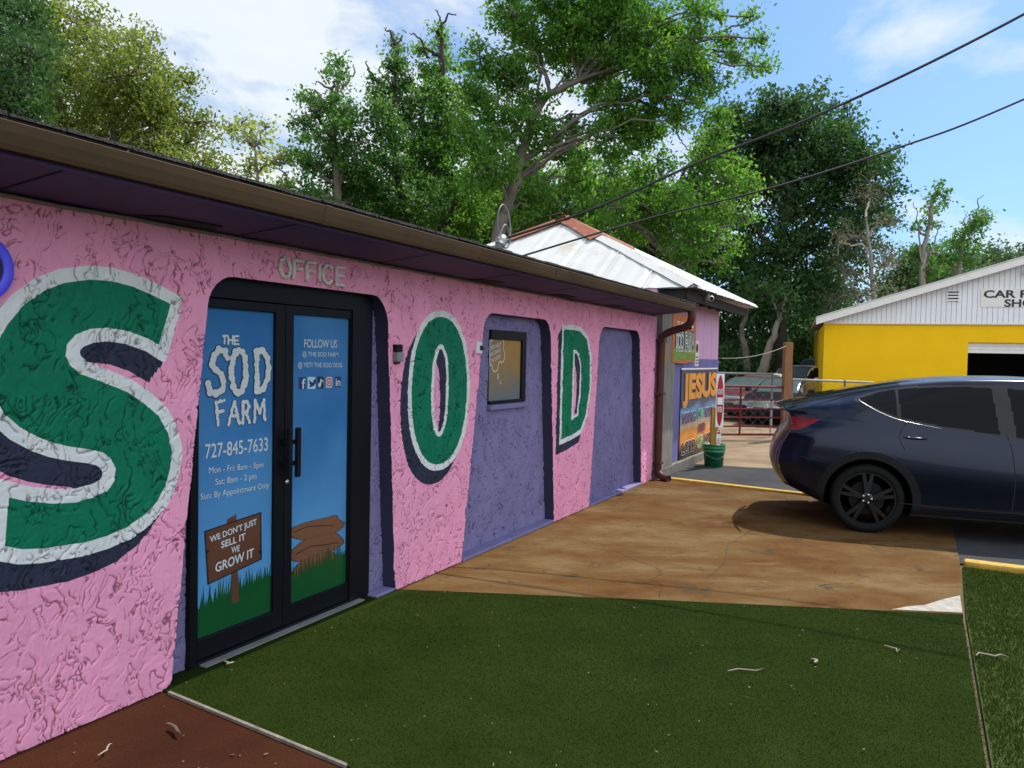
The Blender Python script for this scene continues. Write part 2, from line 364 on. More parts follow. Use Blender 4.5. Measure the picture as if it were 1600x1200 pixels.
pad = sheet('concrete_pad', [(-.12, 4.43), (.09, 4.53), (1.717, 5.255), (3.161, 5.865), (3.608, 6.06), (3.655, 7.66), (3.66, 10.28), (1.76, 10.40), (.1, 10.60), (-.12, 10.6)], 0.0, m_conc, thick=.1)
sheet('walkway', [(-.12, -6), (2.0, -6), (1.62, 2.36), (1.257, 2.435), (.064, 2.528), (-.12, 2.54)], 0.0, m_walk, thick=.1)
TURF = [(-.11, 2.55), (.064, 2.538), (1.257, 2.445), (1.64, 2.37), (2.1, -3), (3.70, -3), (3.59, 3.78), (3.60, 6.045), (3.161, 5.855), (1.717, 5.245), (.09, 4.52), (-.11, 4.43)]
sheet('turf_mat', TURF, .006, m_turf, thick=.09)
LAWN = [(3.72, -3), (8.4, -3), (8.4, 7.40), (4.11, 7.53), (3.67, 7.53), (3.625, 6.05), (3.612, 3.78)]
sheet('lawn', LAWN, -.006, m_lawn, thick=.05)
# edging strip between walk and turf, cracks and the chipped pale corner of the pad
MB().obox((.064, 2.524, -.02), (1.193, -.093, 0), (0, .016, 0), (0, 0, .034)).build('edging', m_block, None)['kind'] = 'structure'
def crack(pts, w=.004):
    P = [onz(*p)[:2] for p in pts]; Q = []
    for a, b in zip(P[:-1], P[1:]):
        for k in range(4): Q.append(a+(b-a)*k/4+rng.normal(0, .008, 2))
    Q.append(P[-1]); Q = np.array(Q); T = np.gradient(Q, axis=0); N = np.stack([-T[:, 1], T[:, 0]], 1); N /= np.linalg.norm(N, axis=1)[:, None]
    ww = w*(.5+rng.random(len(Q)))[:, None]; A = Q+N*ww/2; B = Q-N*ww/2
    v = [(x, y, .003) for x, y in np.vstack([A, B])]; n = len(Q)
    MB().add(v, [(i, i+1, n+i+1, n+i) for i in range(n-1)]).build('crack', m_seam, pad)
crack([(1030, 936), (1035, 915), (1022, 906), (1036, 897), (1028, 888), (1000, 878), (960, 862), (910, 855)])
crack([(1105, 905), (1130, 880), (1140, 850), (1165, 835), (1180, 822)])
crack([(1225, 772), (1235, 790), (1215, 800)], .008)
crack([(1300, 842), (1380, 846), (1460, 856), (1492, 862)], .005)
pp = [onz(*q)[:2] for q in [(1392, 953), (1420, 948), (1445, 946), (1470, 938), (1500, 931), (1504, 958)]]
MB().poly([(x, y, .004) for x, y in pp]).build('pale_patch', mat('bare pale cement', (.30, .28, .25), .9, var=.35, vs=14, bump=.4), pad)

def blades(name, poly, n, h, m, z0, dens=None):
    P = np.array(poly); lo, hi = P.min(0), P.max(0)
    q = lo+rng.random((n*2, 2))*(hi-lo); q = q[inpoly(q[:, 0], q[:, 1], P)][:n]; n = len(q)
    a = rng.random(n)*2*math.pi; w = .0016+.0012*rng.random(n); hh = h*(.6+.8*rng.random(n)); lean = .5*hh
    dx, dy = np.cos(a), np.sin(a); b = rng.random(n)*2*math.pi
    v = np.zeros((n, 3, 3)); v[:, 0, 0] = q[:, 0]-dx*w; v[:, 0, 1] = q[:, 1]-dy*w; v[:, 1, 0] = q[:, 0]+dx*w; v[:, 1, 1] = q[:, 1]+dy*w
    v[:, :2, 2] = z0; v[:, 2, 0] = q[:, 0]+np.cos(b)*lean; v[:, 2, 1] = q[:, 1]+np.sin(b)*lean; v[:, 2, 2] = z0+hh
    o = npmesh(name, v.reshape(-1, 3), np.arange(n*3).reshape(n, 3), m); o['kind'] = 'stuff'; return o
VT = [(0, 2.55), (1.257, 2.445), (1.5, 2.0), (3.66, 2.0), (3.60, 3.78), (3.605, 6.04), (3.161, 5.85), (1.717, 5.24), (.09, 4.51)]
tag(blades('artificial_grass', VT, 260000, .0045, m_turfblade, .005), 'short dark artificial grass pile laid before the glass door', 'grass')
tag(blades('lawn_grass', [(3.70, 2.2), (5.6, 2.2), (5.6, 7.45), (4.11, 7.5), (3.67, 7.5), (3.63, 6.05), (3.62, 3.78)], 150000, .022, m_lawnblade, -.006), 'mown green grass strip beside the yellow kerb and parked dark car', 'grass')
# kerbs
k1 = MB(); k1.prism([(.12, 10.62, -.03), (1.77, 10.415, -.03), (3.62, 10.30, -.03), (3.62, 10.40, -.03), (1.78, 10.52, -.03), (.13, 10.73, -.03)], (0, 0, .062))
tag(k1.build('kerb', m_kerb, bevel=.015), 'yellow painted kerb behind the rusty concrete pad near the downspout', 'kerb', 'yellow kerbs')
k2 = MB(); k2.prism([(3.68, 7.53, -.04), (4.12, 7.53, -.04), (9, 7.40, -.04), (9, 7.55, -.04), (4.12, 7.655, -.04), (3.68, 7.655, -.04)], (0, 0, .085))
tag(k2.build('kerb', m_kerb, bevel=.02), 'yellow painted kerb between the lawn strip and the asphalt under the dark car', 'kerb', 'yellow kerbs')

# ------------------------------------------------------------------ office building
office = thing('office_building', (0, 0, 0), 'long low pink stucco office with purple recesses and big green painted letters', 'building')
YZ = lambda L, x=0.: [tuple(onx(*q, x)[1:]) for q in L]
def opening(y0b, y1b, y0t, y1t, zt=2.085, r=.17):
    out = [(y0b, -.06)]
    n = 7; out.append((y0t, zt-r*1.2))
    for k in range(1, n+1):
        t = math.pi/2*k/n; out.append((y0t+r*(1-math.cos(t))*1.0, zt-r*1.2+r*1.2*math.sin(t)))
    for k in range(n, -1, -1):
        t = math.pi/2*k/n; out.append((y1t-r*(1-math.cos(t)), zt-r*1.2+r*1.2*math.sin(t)))
    out.append((y1b, -.06)); return np.array(out)
OPEN = [opening(2.585, 4.475, 2.80, 4.34, 2.095), opening(5.375, 7.215, 5.66, 7.03, 2.07), opening(8.16, 10.05, 8.36, 9.83, 2.07)]
S_px = [(266, 475), (258, 505), (247, 539), (233, 530), (200, 517), (167, 512), (140, 514), (117, 523), (104, 538), (102, 556), (110, 572), (127, 585), (160, 597), (200, 613), (227, 632), (247, 650), (262, 677), (268, 705), (265, 733), (258, 760), (245, 783), (227, 803), (200, 823), (167, 837), (133, 847), (100, 852), (67, 857), (33, 858), (7, 853),
        (10, 815), (13, 777), (40, 783), (83, 787), (117, 785), (143, 778), (167, 767), (178, 750), (180, 733), (173, 717), (160, 707), (140, 702), (110, 698), (83, 692), (57, 682), (30, 667), (7, 647), (-8, 622), (-15, 595), (-12, 560), (-3, 533), (10, 508), (33, 480), (67, 455), (100, 442), (140, 437), (173, 439), (207, 448), (240, 462)]
def refine(P, n=3):
    P = np.array(P); return np.vstack([P[i]+(P[(i+1) % len(P)]-P[i])*k/n for i in range(len(P)) for k in range(n)])
S_g = refine(YZ(S_px))
def ell(t, b, l, r, p=2.2, n=48):
    T, B, L_, R_ = (np.array(onx(*q)[1:]) for q in (t, b, l, r))
    cy, cz, ry, rz = (L_[0]+R_[0])/2, (T[1]+B[1])/2, (R_[0]-L_[0])/2, (T[1]-B[1])/2
    a = np.linspace(0, 2*math.pi, n, endpoint=False)
    return np.stack([cy+ry*np.sign(np.cos(a))*abs(np.cos(a))**(2/p), cz+rz*np.sign(np.sin(a))*abs(np.sin(a))**(2/p)], 1)
O_g = ell((688, 495), (677, 727), (643, 604), (729, 598)); O_gh = ell((690.5, 538), (687, 682), (673, 625), (701, 601))
D_g = refine(YZ([(881, 515), (896, 515.5), (906.6, 518), (916.5, 531), (921.6, 559), (921.4, 585), (920.7, 607), (915, 647), (906.5, 671), (892, 680), (876.8, 686.6), (878.5, 610)]))
D_gh = refine(YZ([(895.8, 546.4), (901, 547), (904.6, 552), (908, 573), (907.7, 595), (906.6, 618.6), (902.3, 649.8), (892.4, 656.9), (894, 605)]))
LET = [('S', S_g, None, .062), ('O', O_g, O_gh, .05), ('D', D_g, D_gh, .05)]
CL = []     # classes: (id, outer, hole)
DSH = np.array([-.085, -.095])
for i, (nm, g, gh, w) in enumerate(LET):
    wo = offset_poly(g, w); wh = offset_poly(gh, -w*.75) if gh is not None else None
    CL.append((3*i+1, wo+DSH, None if wh is None else wh+DSH))       # shadow
    CL.append((3*i+2, wo, wh)); CL.append((3*i+3, g, gh))
# three stacked copies make the drop shadow one continuous slab
def build_facade():
    Yg = np.concatenate([np.arange(-2.5, 1.55, .05), np.arange(1.55, 4.6, .0046), np.arange(4.6, 10.505, .0082)])
    Zg = np.concatenate([np.arange(-.05, 2.30, .0050), [2.305]])
    ny, nz = len(Yg), len(Zg); Y, Z = np.meshgrid(Yg, Zg, indexing='ij')
    Yc = .25*(Y[:-1, :-1]+Y[1:, :-1]+Y[1:, 1:]+Y[:-1, 1:]); Zc = .25*(Z[:-1, :-1]+Z[1:, :-1]+Z[1:, 1:]+Z[:-1, 1:])
    Yw, Zw = Yc, Zc
    cls = np.zeros(Yc.shape, int); polys = []
    for cid, outer, hole in CL:
        shifts = [0] if cid % 3 != 1 else [0, -.25, -.5, -.75]
        for s in shifts:
            m = inpoly(Yw, Zw, outer+DSH*s)
            if hole is not None: m &= ~inpoly(Yw, Zw, hole+DSH*s)
            cls[m] = cid
        polys.append(outer)
        if hole is not None: polys.append(hole)
    for op in OPEN: cls[inpoly(Yc, Zc, op)] = -1; polys.append(op)
    Ysn, Zsn = Y.copy(), Z.copy()
    pad_ = np.full((ny+1, nz+1), -9); pad_[1:ny, 1:nz] = cls
    q = np.stack([pad_[:-1, :-1], pad_[1:, :-1], pad_[1:, 1:], pad_[:-1, 1:]])
    nb = np.where(q == -9, 99, q).min(0) != np.where(q == -9, -99, q).max(0)
    openb = (q == -1).any(0) & nb
    ii = np.argwhere(openb)
    P = np.stack([Y[openb], Z[openb]], 1); best = np.full(len(P), 1e9); bp = P.copy()
    for op in OPEN:
        for a, b in zip(op, np.roll(op, -1, 0)):
            ab = b-a; t = np.clip(((P-a)@ab)/(ab@ab+1e-12), 0, 1); c = a+t[:, None]*ab; d = np.linalg.norm(P-c, axis=1)
            m = d < best; best[m] = d[m]; bp[m] = c[m]
    m = best < .02; Ysn[openb] = np.where(m, bp[:, 0], P[:, 0]); Zsn[openb] = np.where(m, bp[:, 1], P[:, 1])
    cmax = np.where(q == -9, -99, q).max(0); cmin = np.where(q <= -1, 99, q).min(0)
    for cid, outer, hole in CL:
        sel = (cmax == cid) & (cmin != cid) & ~openb
        P = np.stack([Y[sel], Z[sel]], 1)
        if not len(P): continue
        best = np.full(len(P), 1e9); bp = P.copy()
        for s in ([0] if cid % 3 != 1 else [0, -.25, -.5, -.75]):
            for poly in (outer, hole):
                if poly is None: continue
                po = poly+DSH*s
                for a, b in zip(po, np.roll(po, -1, 0)):
                    ab = b-a; t = np.clip(((P-a)@ab)/(ab@ab+1e-12), 0, 1); c = a+t[:, None]*ab; d = np.linalg.norm(P-c, axis=1)
                    m = d < best; best[m] = d[m]; bp[m] = c[m]
        m = best < .008; Ysn[sel] = np.where(m, bp[:, 0], P[:, 0]); Zsn[sel] = np.where(m, bp[:, 1], P[:, 1])
    X, CRV = stucco(Ysn, Zsn, True)
    V = np.stack([X, Ysn, Zsn], -1).reshape(-1, 3)
    idx = np.arange(ny*nz).reshape(ny, nz)
    Q = np.stack([idx[:-1, :-1], idx[1:, :-1], idx[1:, 1:], idx[:-1, 1:]], -1)
    return V, Q, cls, CRV.ravel()
V, Q, cls, CRV = build_facade()
def sub(c):
    f = Q[cls == c]; u, inv = np.unique(f, return_inverse=True); global LASTU; LASTU = u; return V[u], inv.reshape(-1, 4)
def groove_shade(o, a):
    at = o.data.attributes.new('groove_shade', 'FLOAT', 'POINT'); at.data.foreach_set('value', a.astype(np.float32)); return o
def fsub(name, c, m, par): v, f = sub(c); return groove_shade(npmesh(name, v, f, m, par, True), CRV[LASTU])
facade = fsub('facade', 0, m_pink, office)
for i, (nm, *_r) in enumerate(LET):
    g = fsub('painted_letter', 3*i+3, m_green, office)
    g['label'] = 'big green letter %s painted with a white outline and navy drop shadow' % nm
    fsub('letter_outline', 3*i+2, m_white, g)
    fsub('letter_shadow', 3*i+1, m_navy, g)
RB = -.107
def backwall(y0, y1, holes, zmax=2.2):
    Yg = np.arange(y0, y1, .007); Zg = np.arange(-.05, zmax, .006); Y, Z = np.meshgrid(Yg, Zg, indexing='ij')
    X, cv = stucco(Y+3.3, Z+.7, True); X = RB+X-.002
    keep = np.ones((len(Yg)-1, len(Zg)-1), bool)
    yc = (Yg[:-1]+Yg[1:])/2; zc = (Zg[:-1]+Zg[1:])/2
    for a, b, c, d in holes: keep &= ~(((yc > a) & (yc < b))[:, None] & ((zc > c) & (zc < d))[None])
    idx = np.arange(Y.size).reshape(Y.shape); q = np.stack([idx[:-1, :-1], idx[1:, :-1], idx[1:, 1:], idx[:-1, 1:]], -1)[keep]
    return groove_shade(npmesh('recess_wall', np.stack([X, Y, Z], -1).reshape(-1, 3), q, m_purple, office, True), cv.ravel())
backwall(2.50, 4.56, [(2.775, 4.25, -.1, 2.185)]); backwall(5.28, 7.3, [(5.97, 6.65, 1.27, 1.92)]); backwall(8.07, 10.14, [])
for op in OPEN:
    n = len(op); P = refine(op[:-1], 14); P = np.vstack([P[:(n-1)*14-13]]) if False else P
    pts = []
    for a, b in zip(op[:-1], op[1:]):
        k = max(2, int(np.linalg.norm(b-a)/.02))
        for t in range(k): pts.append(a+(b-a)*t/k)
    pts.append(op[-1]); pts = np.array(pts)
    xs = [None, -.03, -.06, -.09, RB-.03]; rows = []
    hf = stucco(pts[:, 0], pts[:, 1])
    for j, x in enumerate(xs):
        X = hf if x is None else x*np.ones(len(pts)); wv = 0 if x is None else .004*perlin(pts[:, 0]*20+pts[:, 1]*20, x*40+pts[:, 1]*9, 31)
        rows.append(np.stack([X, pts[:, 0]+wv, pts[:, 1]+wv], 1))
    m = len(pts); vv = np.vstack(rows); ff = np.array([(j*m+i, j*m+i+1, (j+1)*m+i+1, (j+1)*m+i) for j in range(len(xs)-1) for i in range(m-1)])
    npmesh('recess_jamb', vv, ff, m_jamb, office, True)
# painted ledges at the foot of the recesses
for a, b in ((4.25, 4.46), (5.40, 7.2), (8.18, 10.04)):
    MB().box((RB-.02, a, -.04), (.012, b, .022)).build('recess_ledge', m_purple, office, bevel=.01)
# wall shell: side and rear walls, inner dark
sh = MB(); sh.box((-.34, -2.5, -.05), (-.30, 2.7, 2.3)); sh.box((-7.0, 10.38, -.05), (-.02, 10.50, 2.3)); sh.box((-7.0, -2.5, -.05), (-.02, -2.38, 2.3)); sh.box((-7.1, -2.5, -.05), (-7.0, 10.5, 2.3))
sh.build('outer_wall', m_pinkwall, office)
MB().box((-.7, 2.6, -.04), (-.69, 10.3, 2.25)).build('dark_lining', m_dark, office)
# eaves: lath, soffit, fascia, gutter, roof
lt = MB(); ys = np.linspace(-2.5, 10.5, 70)
A = np.stack([np.full(70, .012), ys, 2.302+.010*perlin(ys*2.2, ys*0, 41)], 1)
lt.tube(A, .009, 6); lt.build('lath_strip', m_lath, office)
sf = MB(); sf.obox((-.02, -2.5, 2.312), (.50, 0, .046), (0, 12.98, 0), (0, 0, .012)); soff = sf.build('soffit', m_soffit, office)
for y in np.arange(-1.9, 10.4, 1.22): MB().obox((.0, y, 2.3105), (.485, 0, .0435), (0, .006, 0), (0, 0, .002)).build('board_joint', m_seam, soff)
for y in (2.35, 5.35, 6.9, 8.4):
    MB().prism([(.04, y, 2.3155), (.12, y+.09, 2.3225), (.15, y+.42, 2.325), (.06, y+.40, 2.317)], (0, 0, -.004)).build('soffit_slot', m_dark, soff)
MB().box((.485, -2.5, 2.345), (.505, 10.46, 2.45)).build('fascia', m_soffit, office)
MB().box((.505, -2.5, 2.39), (.515, 10.46, 2.44)).build('fascia_trim', m_soffit, office)
gt = MB(); prof = [(.505, 2.435), (.505, 2.362), (.548, 2.358), (.556, 2.375), (.566, 2.415), (.572, 2.448), (.564, 2.452), (.560, 2.444), (.548, 2.372), (.513, 2.368), (.513, 2.435)]
gt.prism([(x, -2.5, z) for x, z in prof], (0, 12.97, 0)); gut = gt.build('gutter', m_gutter, office)
MB().box((.506, 10.465, 2.36), (.57, 10.475, 2.45)).build('gutter_end', m_gutter, gut)
rf = MB(); rf.prism([(.535, -2.6, 2.452), (.535, -2.6, 2.476), (-3.6, -2.6, 3.02), (-7.5, -2.6, 2.5), (-7.5, -2.6, 2.44), (-3.6, -2.6, 2.96)], (0, 13.1, 0))
rf.build('roof', m_shingle, office)
# shingle course edges: short tabs of uneven length along the eave
tb = MB(); y = -2.6
while y < 10.4:
    w = .18+.12*random.random(); j = .012*random.random()
    tb.obox((.545+j, y, 2.470), (-.28, 0, .0368), (0, w-.008, 0), (0, 0, .010+.006*random.random())); y += w
tb.build('eave_shingles', m_shingle, office)
# downspout with offset elbow
dsp = MB(); dsp.tube(spline([(.525, 10.40, 2.40), (.525, 10.42, 2.26), (.45, 10.46, 2.16), (.24, 10.52, 2.10), (.10, 10.56, 2.03), (.075, 10.57, 1.9), (.07, 10.57, 1.0), (.07, 10.57, .2), (.085, 10.56, .10), (.16, 10.52, .05), (.26, 10.46, .035)], 6, False), .052, 10)
dsp.build('downspout', m_dspout, gut, True)
for z in (.22, 1.2, 1.95): MB().box((.0, 10.50, z), (.128, 10.64, z+.03)).build('downspout_strap', m_dspout, gut)
for y in (3.05, 5.9, 8.75): MB().prism([(x+(.004 if x > .53 else 0), y, z-(.003 if z < 2.4 else -.002)) for x, z in prof], (0, .05, 0)).build('gutter_joint', m_gutter, gut)
# OFFICE lettering moulded over the door
P0, P1 = onx(434, 438)[1:], onx(538, 447)[1:]
v2, _ = None, None
lb = MB(); ylist = [onx(*q) for q in [(434, 400), (452, 436), (455, 405), (473, 437), (476, 409), (491, 440), (494, 413), (500, 441), (501, 416), (519, 444), (522, 420), (538, 446)]]
strokes = {'O': [[(.5+.5*math.sin(t), .5+.5*math.cos(t)) for t in np.linspace(0, 2*math.pi, 17)]], 'F': [[(0, 0), (0, 1), (1, 1)], [(0, .52), (.85, .52)]], 'I': [[(.5, 0), (.5, 1)]], 'C': [[(.5+.5*math.sin(t), .5+.5*math.cos(t)) for t in np.linspace(2.25, 7.15, 13)]], 'E': [[(1, 0), (0, 0), (0, 1), (1, 1)], [(0, .52), (.85, .52)]]}
for i, ch in enumerate('OFFICE'):
    a, c = ylist[2*i], ylist[2*i+1]
    for st in strokes[ch]:
        P = [(.012, a[1]+(c[1]-a[1])*(.08+.84*q[0]), 2.128+.112*q[1]) for q in st]
        Pn = []
        for s, e in zip(P[:-1], P[1:]):
            for k in range(4): Pn.append(np.array(s)+(np.array(e)-np.array(s))*k/4+np.array([0, rng.normal(0, .0025), rng.normal(0, .0025)]))
        Pn.append(np.array(P[-1])); lb.tube(Pn, .0125, 6)
lb.build('lettering', mat('worn cream plaster', (.74, .66, .62), .8, var=.25, vs=25, bump=.4), office, True)

# --------------------------------------------------------------- glass door
XD = -.10
door = MB()
door.box((XD-.05, 2.765, .0), (XD+.03, 2.80, 2.03)); door.box((XD-.05, 4.055, .0), (XD+.03, 4.262, 2.03)); door.box((XD-.05, 2.80, 1.985), (XD+.03, 4.055, 2.03)); door.box((XD-.05, 2.765, 2.03), (XD+.03, 4.262, 2.19))  # last box: black header standing in for the shaded recess soffit
door.box((XD-.05, 2.80, .0), (XD+.028, 4.055, .03))
dfr = door.build('door_frame', m_black, office)
MB().box((XD+.028, 2.83, .0), (XD+.075, 4.16, .014)).build('threshold', m_tin, dfr)
def grad_mat(name, z0, z1, c0, c1):
    m = bpy.data.materials.new(name); m.use_nodes = True; nt = m.node_tree; b = nt.nodes['Principled BSDF']
    tc = nd(nt, 'ShaderNodeTexCoord'); sp = nd(nt, 'ShaderNodeSeparateXYZ', {0: tc.outputs['Object']})
    mr = nd(nt, 'ShaderNodeMapRange', {0: sp.outputs[2], 1: z0, 2: z1})
    n = nd(nt, 'ShaderNodeTexNoise', {'Vector': tc.outputs['Object'], 'Scale': 2.0, 'Detail': 4})
    ad = nd(nt, 'ShaderNodeMath', {0: mr.outputs[0], 1: n.outputs[0]}, operation='MULTIPLY_ADD'); ad.inputs[1].default_value = 1; nt.links.new(mr.outputs[0], ad.inputs[0])
    sc_ = nd(nt, 'ShaderNodeMath', {0: n.outputs[0], 1: .12}, operation='MULTIPLY'); nt.links.new(sc_.outputs[0], ad.inputs[2])
    c = ramp(nt, ad.outputs[0], [(.05, c0), (.55, tuple((a+b_)/2*.9 for a, b_ in zip(c0, c1))), (1, c1)])
    nt.links.new(c, b.inputs['Base Color']); b.inputs['Roughness'].default_value = .35; b.inputs['Specular IOR Level'].default_value = .08; return m
m_sky = grad_mat('printed blue sky film', .25, 1.6, (.10, .30, .56), (.002, .085, .31))
m_pgreen = mat('printed grass green', (.005, .075, .02), .3, var=.1)
m_pbrown = mat('printed sign brown', (.12, .045, .025), .35, var=.12)
m_psack = mat('printed sack brown', (.19, .08, .04), .35, var=.08)
m_ink = mat('printed ink', (.012, .01, .014), .35)
m_bub = mat('printed bubble white', (.6, .62, .62), .35, var=.05)
GX = XD-.006
def leaf(y0, y1, g0, g1):
    d = MB(); d.box((XD-.045, y0, .035), (XD+.018, g0, 1.98)); d.box((XD-.045, g1, .035), (XD+.018, y1, 1.98))
    d.box((XD-.045, g0, .035), (XD+.018, g1, .145)); d.box((XD-.045, g0, 1.928), (XD+.018, g1, 1.98))
    o = d.build('door', m_black, office, bevel=.004)
    MB().box((XD-.02, g0, .145), (GX, g1, 1.928)).build('door_glass', m_sky, o); return o
dl = leaf(2.802, 3.448, 2.826, 3.372); dr = leaf(3.452, 4.053, 3.518, 4.05)
def flat(pts, dx): return [(GX+dx, y, z) for y, z in pts]
g = lambda px, py: tuple(onx(px, py, GX)[1:])
def grass_print(y0, y1, zl, zr, seed, parent, hb=.13):
    r = random.Random(seed); mb = MB(); mb.poly(flat([(y0, .146), (y1, .146), (y1, zr), (y0, zl)], .0012))
    y = y0
    while y < y1-.012:
        z = zl+(zr-zl)*(y-y0)/(y1-y0); w = .010+.010*r.random(); h = hb*(.35+.65*r.random()); ln = .03*(r.random()-.5)
        yt = min(max(y+w/2+ln, y0), y1)
        mb.poly(flat([(y, z-.012), (min(y+w, y1), z-.012), (yt, z+h)], .0014+.0002*r.random())); y += w*.75
    mb.build('grass_print', m_pgreen, parent)
# left leaf: signpost, lettering, phone and hours
mb = MB(); mb.poly(flat([g(361, 888), g(371, 885), g(373, 940), g(362, 943)], .0016)); mb.poly(flat([g(354, 812), g(369, 803), g(370, 822), g(355, 826)], .0016))
mb.poly(flat([g(321, 831), g(406, 802), g(406, 858), g(403, 862), g(406, 866), g(407, 873), g(326, 911), g(323, 865), g(327, 861), g(322, 858)], .002)); mb.build('sign_print', m_pbrown, dl)
mb = MB(); PP = np.array([g(321, 831), g(406, 802), g(407, 873), g(326, 911)]); c = PP.mean(0); mb.poly(flat(c+(PP-c)*1.05, .0018)); mb.build('sign_shadow_print', m_ink, dl)
grass_print(2.827, 3.371, .30, .36, 3, dl)
def gtext(s, bl, br, tl, parent, m, off=0., shear=0., dx=.003, name='lettering', mb=None, build=True):
    mb = mb or MB(); o = np.array([GX+dx, *g(*bl)]); ux = np.array([GX+dx, *g(*br)])-o; uy = np.array([GX+dx, *g(*tl)])-o
    text_on(mb, s, o, ux, uy, off, shear)
    return mb.build(name, m, parent) if build else mb
gtext('727-845-7633', (320, 717), (418, 704), (320, 694), dl, m_bub, .006)
mb = None
for s, bl, br, tl in (('Mon - Fri: 8am - 5pm', (326, 743), (411, 733), (326, 730)), ('Sat: 8am - 2 pm', (336, 761), (400, 751), (336, 748)), ('Sun: By Appointment Only', (313, 784), (420, 765), (313, 771))):
    gtext(s, bl, br, tl, dl, m_bub, 0, 0, name='opening_hours')
mb = None
for s, bl, br, tl in (("WE DON'T JUST", (328, 851), (401, 822), (327, 838)), ('SELL IT', (345, 857), (383, 843), (345, 846)), ('WE', (361, 865), (374, 861), (361, 855)), ('GROW IT', (336, 895), (396, 870), (336, 880))):
    gtext(s, bl, br, tl, dl, m_bub, .02, 0, name='sign_lettering')
# lumpy grass-tuft lettering built from rows of small discs
GL = {'T': [[(0, 1), (1, 1)], [(.5, 1), (.5, 0)]], 'H': [[(0, 0), (0, 1)], [(1, 0), (1, 1)], [(0, .5), (1, .5)]], 'E': [[(1, 1), (0, 1), (0, 0), (1, 0)], [(0, .5), (.8, .5)]],
      'S': [[(.95, .80), (.75, .97), (.4, 1), (.12, .86), (.1, .66), (.35, .54), (.7, .44), (.92, .28), (.85, .08), (.5, 0), (.2, .05), (.03, .22)]],
      'O': [[(.5+.5*math.sin(t), .5+.5*math.cos(t)) for t in np.linspace(0, 2*math.pi, 15)]], 'D': [[(.05, 0), (.05, 1), (.5, .97), (.9, .75), (1, .5), (.9, .22), (.5, .02), (.05, 0)]],
      'F': [[(0, 0), (0, 1), (1, 1)], [(0, .55), (.8, .55)]], 'A': [[(0, 0), (.5, 1), (1, 0)], [(.22, .38), (.78, .38)]], 'R': [[(0, 0), (0, 1), (.7, 1), (.95, .78), (.7, .52), (0, .52)], [(.45, .5), (1, 0)]], 'M': [[(0, 0), (.1, 1), (.5, .4), (.9, 1), (1, 0)]]}
def bubbles(ch, bl, br, tl, r, mw, mk, seed):
    rr = random.Random(seed); o = np.array(g(*bl)); ux = np.array(g(*br))-o; uy = np.array(g(*tl))-o
    for st in GL[ch]:
        Pn = [o+ux*a+uy*b_ for a, b_ in st]; L = 0
        for a, b_ in zip(Pn[:-1], Pn[1:]):
            d = np.linalg.norm(b_-a); n = max(1, int(round(d/(r*1.15))))
            for k in range(n+1):
                q = a+(b_-a)*k/n+np.array([rr.uniform(-.25, .25)*r, rr.uniform(-.25, .25)*r]); q[0] = min(max(q[0], 2.84), 3.36); rad = r*rr.uniform(.8, 1.1)
                e = rr.uniform(.00001, .0006)
                for m_, R_, dx in ((mk, rad*1.28, .0022), (mw, rad, .0034)):
                    m_.poly(flat([(q[0]+R_*math.cos(t), q[1]+R_*math.sin(t)) for t in np.linspace(0, 2*math.pi, 9)[:-1]], dx+e))
mw, mk = MB(), MB()
for i, ch in enumerate('THE'): bubbles(ch, (347+9.2*i, 537+.4*i), (353.5+9.2*i, 536.8+.4*i), (347+9.2*i, 525+.3*i), .0066, mw, mk, i)
for ch, bl, br, tl in (('S', (322, 616), (349, 615), (331, 546)), ('O', (361, 616), (384, 612), (361, 548)), ('D', (400, 612), (420, 605), (399, 549))): bubbles(ch, bl, br, tl, .0215, mw, mk, ord(ch))
for ch, bl, br, tl in (('F', (340, 664), (352, 660), (337, 629)), ('A', (356, 663), (373, 661), (357, 629)), ('R', (379, 660), (389, 659), (379, 628)), ('M', (397, 659), (413, 656), (397, 627))): bubbles(ch, bl, br, tl, .0115, mw, mk, ord(ch)+5)
mw.build('tuft_lettering', m_bub, dl); mk.build('tuft_outline', m_ink, dl)
# right leaf: social lettering, icons, sacks of soil, grass
mb = None
for s, bl, br, tl in (('FOLLOW US', (475, 543), (526, 543.5), (475, 530)), ('@ THE SOD FARM', (472, 558.5), (528, 559.5), (472, 549)), ('@ YETI THE SOD DOG', (465, 576), (534, 576), (465, 566))):
    gtext(s, bl, br, tl, dr, m_bub, .004, 0)
def icon(x0, x1, y0, y1, mback, draw):
    MB().poly(flat([g(x0, y1), g(x1, y1), g(x1, y0), g(x0, y0)], .0012)).build('icon', mback, dr); draw()
m_ib = mat('icon navy', (.012, .03, .13), .35); m_il = mat('icon pale blue', (.45, .6, .68), .35); m_ik = mat('icon black', (.01, .01, .012), .35); m_io = mat('icon orange', (.55, .10, .06), .35)
icon(466.5, 477.5, 589, 608, m_ib, lambda: gtext('f', (471, 607.5), (476.5, 607.5), (471, 591.5), dr, m_bub, .02, name='icon_mark'))
def bird():
    P = [(483, 593), (486, 597), (489, 597.5), (489.5, 594), (492, 592.5), (494, 594), (493, 598), (490, 603), (485, 605), (482, 603.5), (485, 602), (483, 599)]
    MB().poly(flat([g(*q) for q in P], .002)).build('icon_mark', m_ib, dr)
icon(480.5, 491.5+1, 589, 607.5, m_il, bird)
def note():
    mb = MB(); mb.prism(flat([g(500, 592), g(501.8, 592), g(501.8, 601), g(500, 601)], .002), (.0004, 0, 0)); c = g(499, 601.5)
    mb.poly(flat([(c[0]+.014*math.cos(t), c[1]+.016*math.sin(t)) for t in np.linspace(0, 6.28, 11)[:-1]], .0022)); mb.poly(flat([g(501.5, 592), g(504.5, 595), g(504.5, 597.5), g(501.5, 595)], .0021)); mb.build('icon_mark', m_bub, dr)
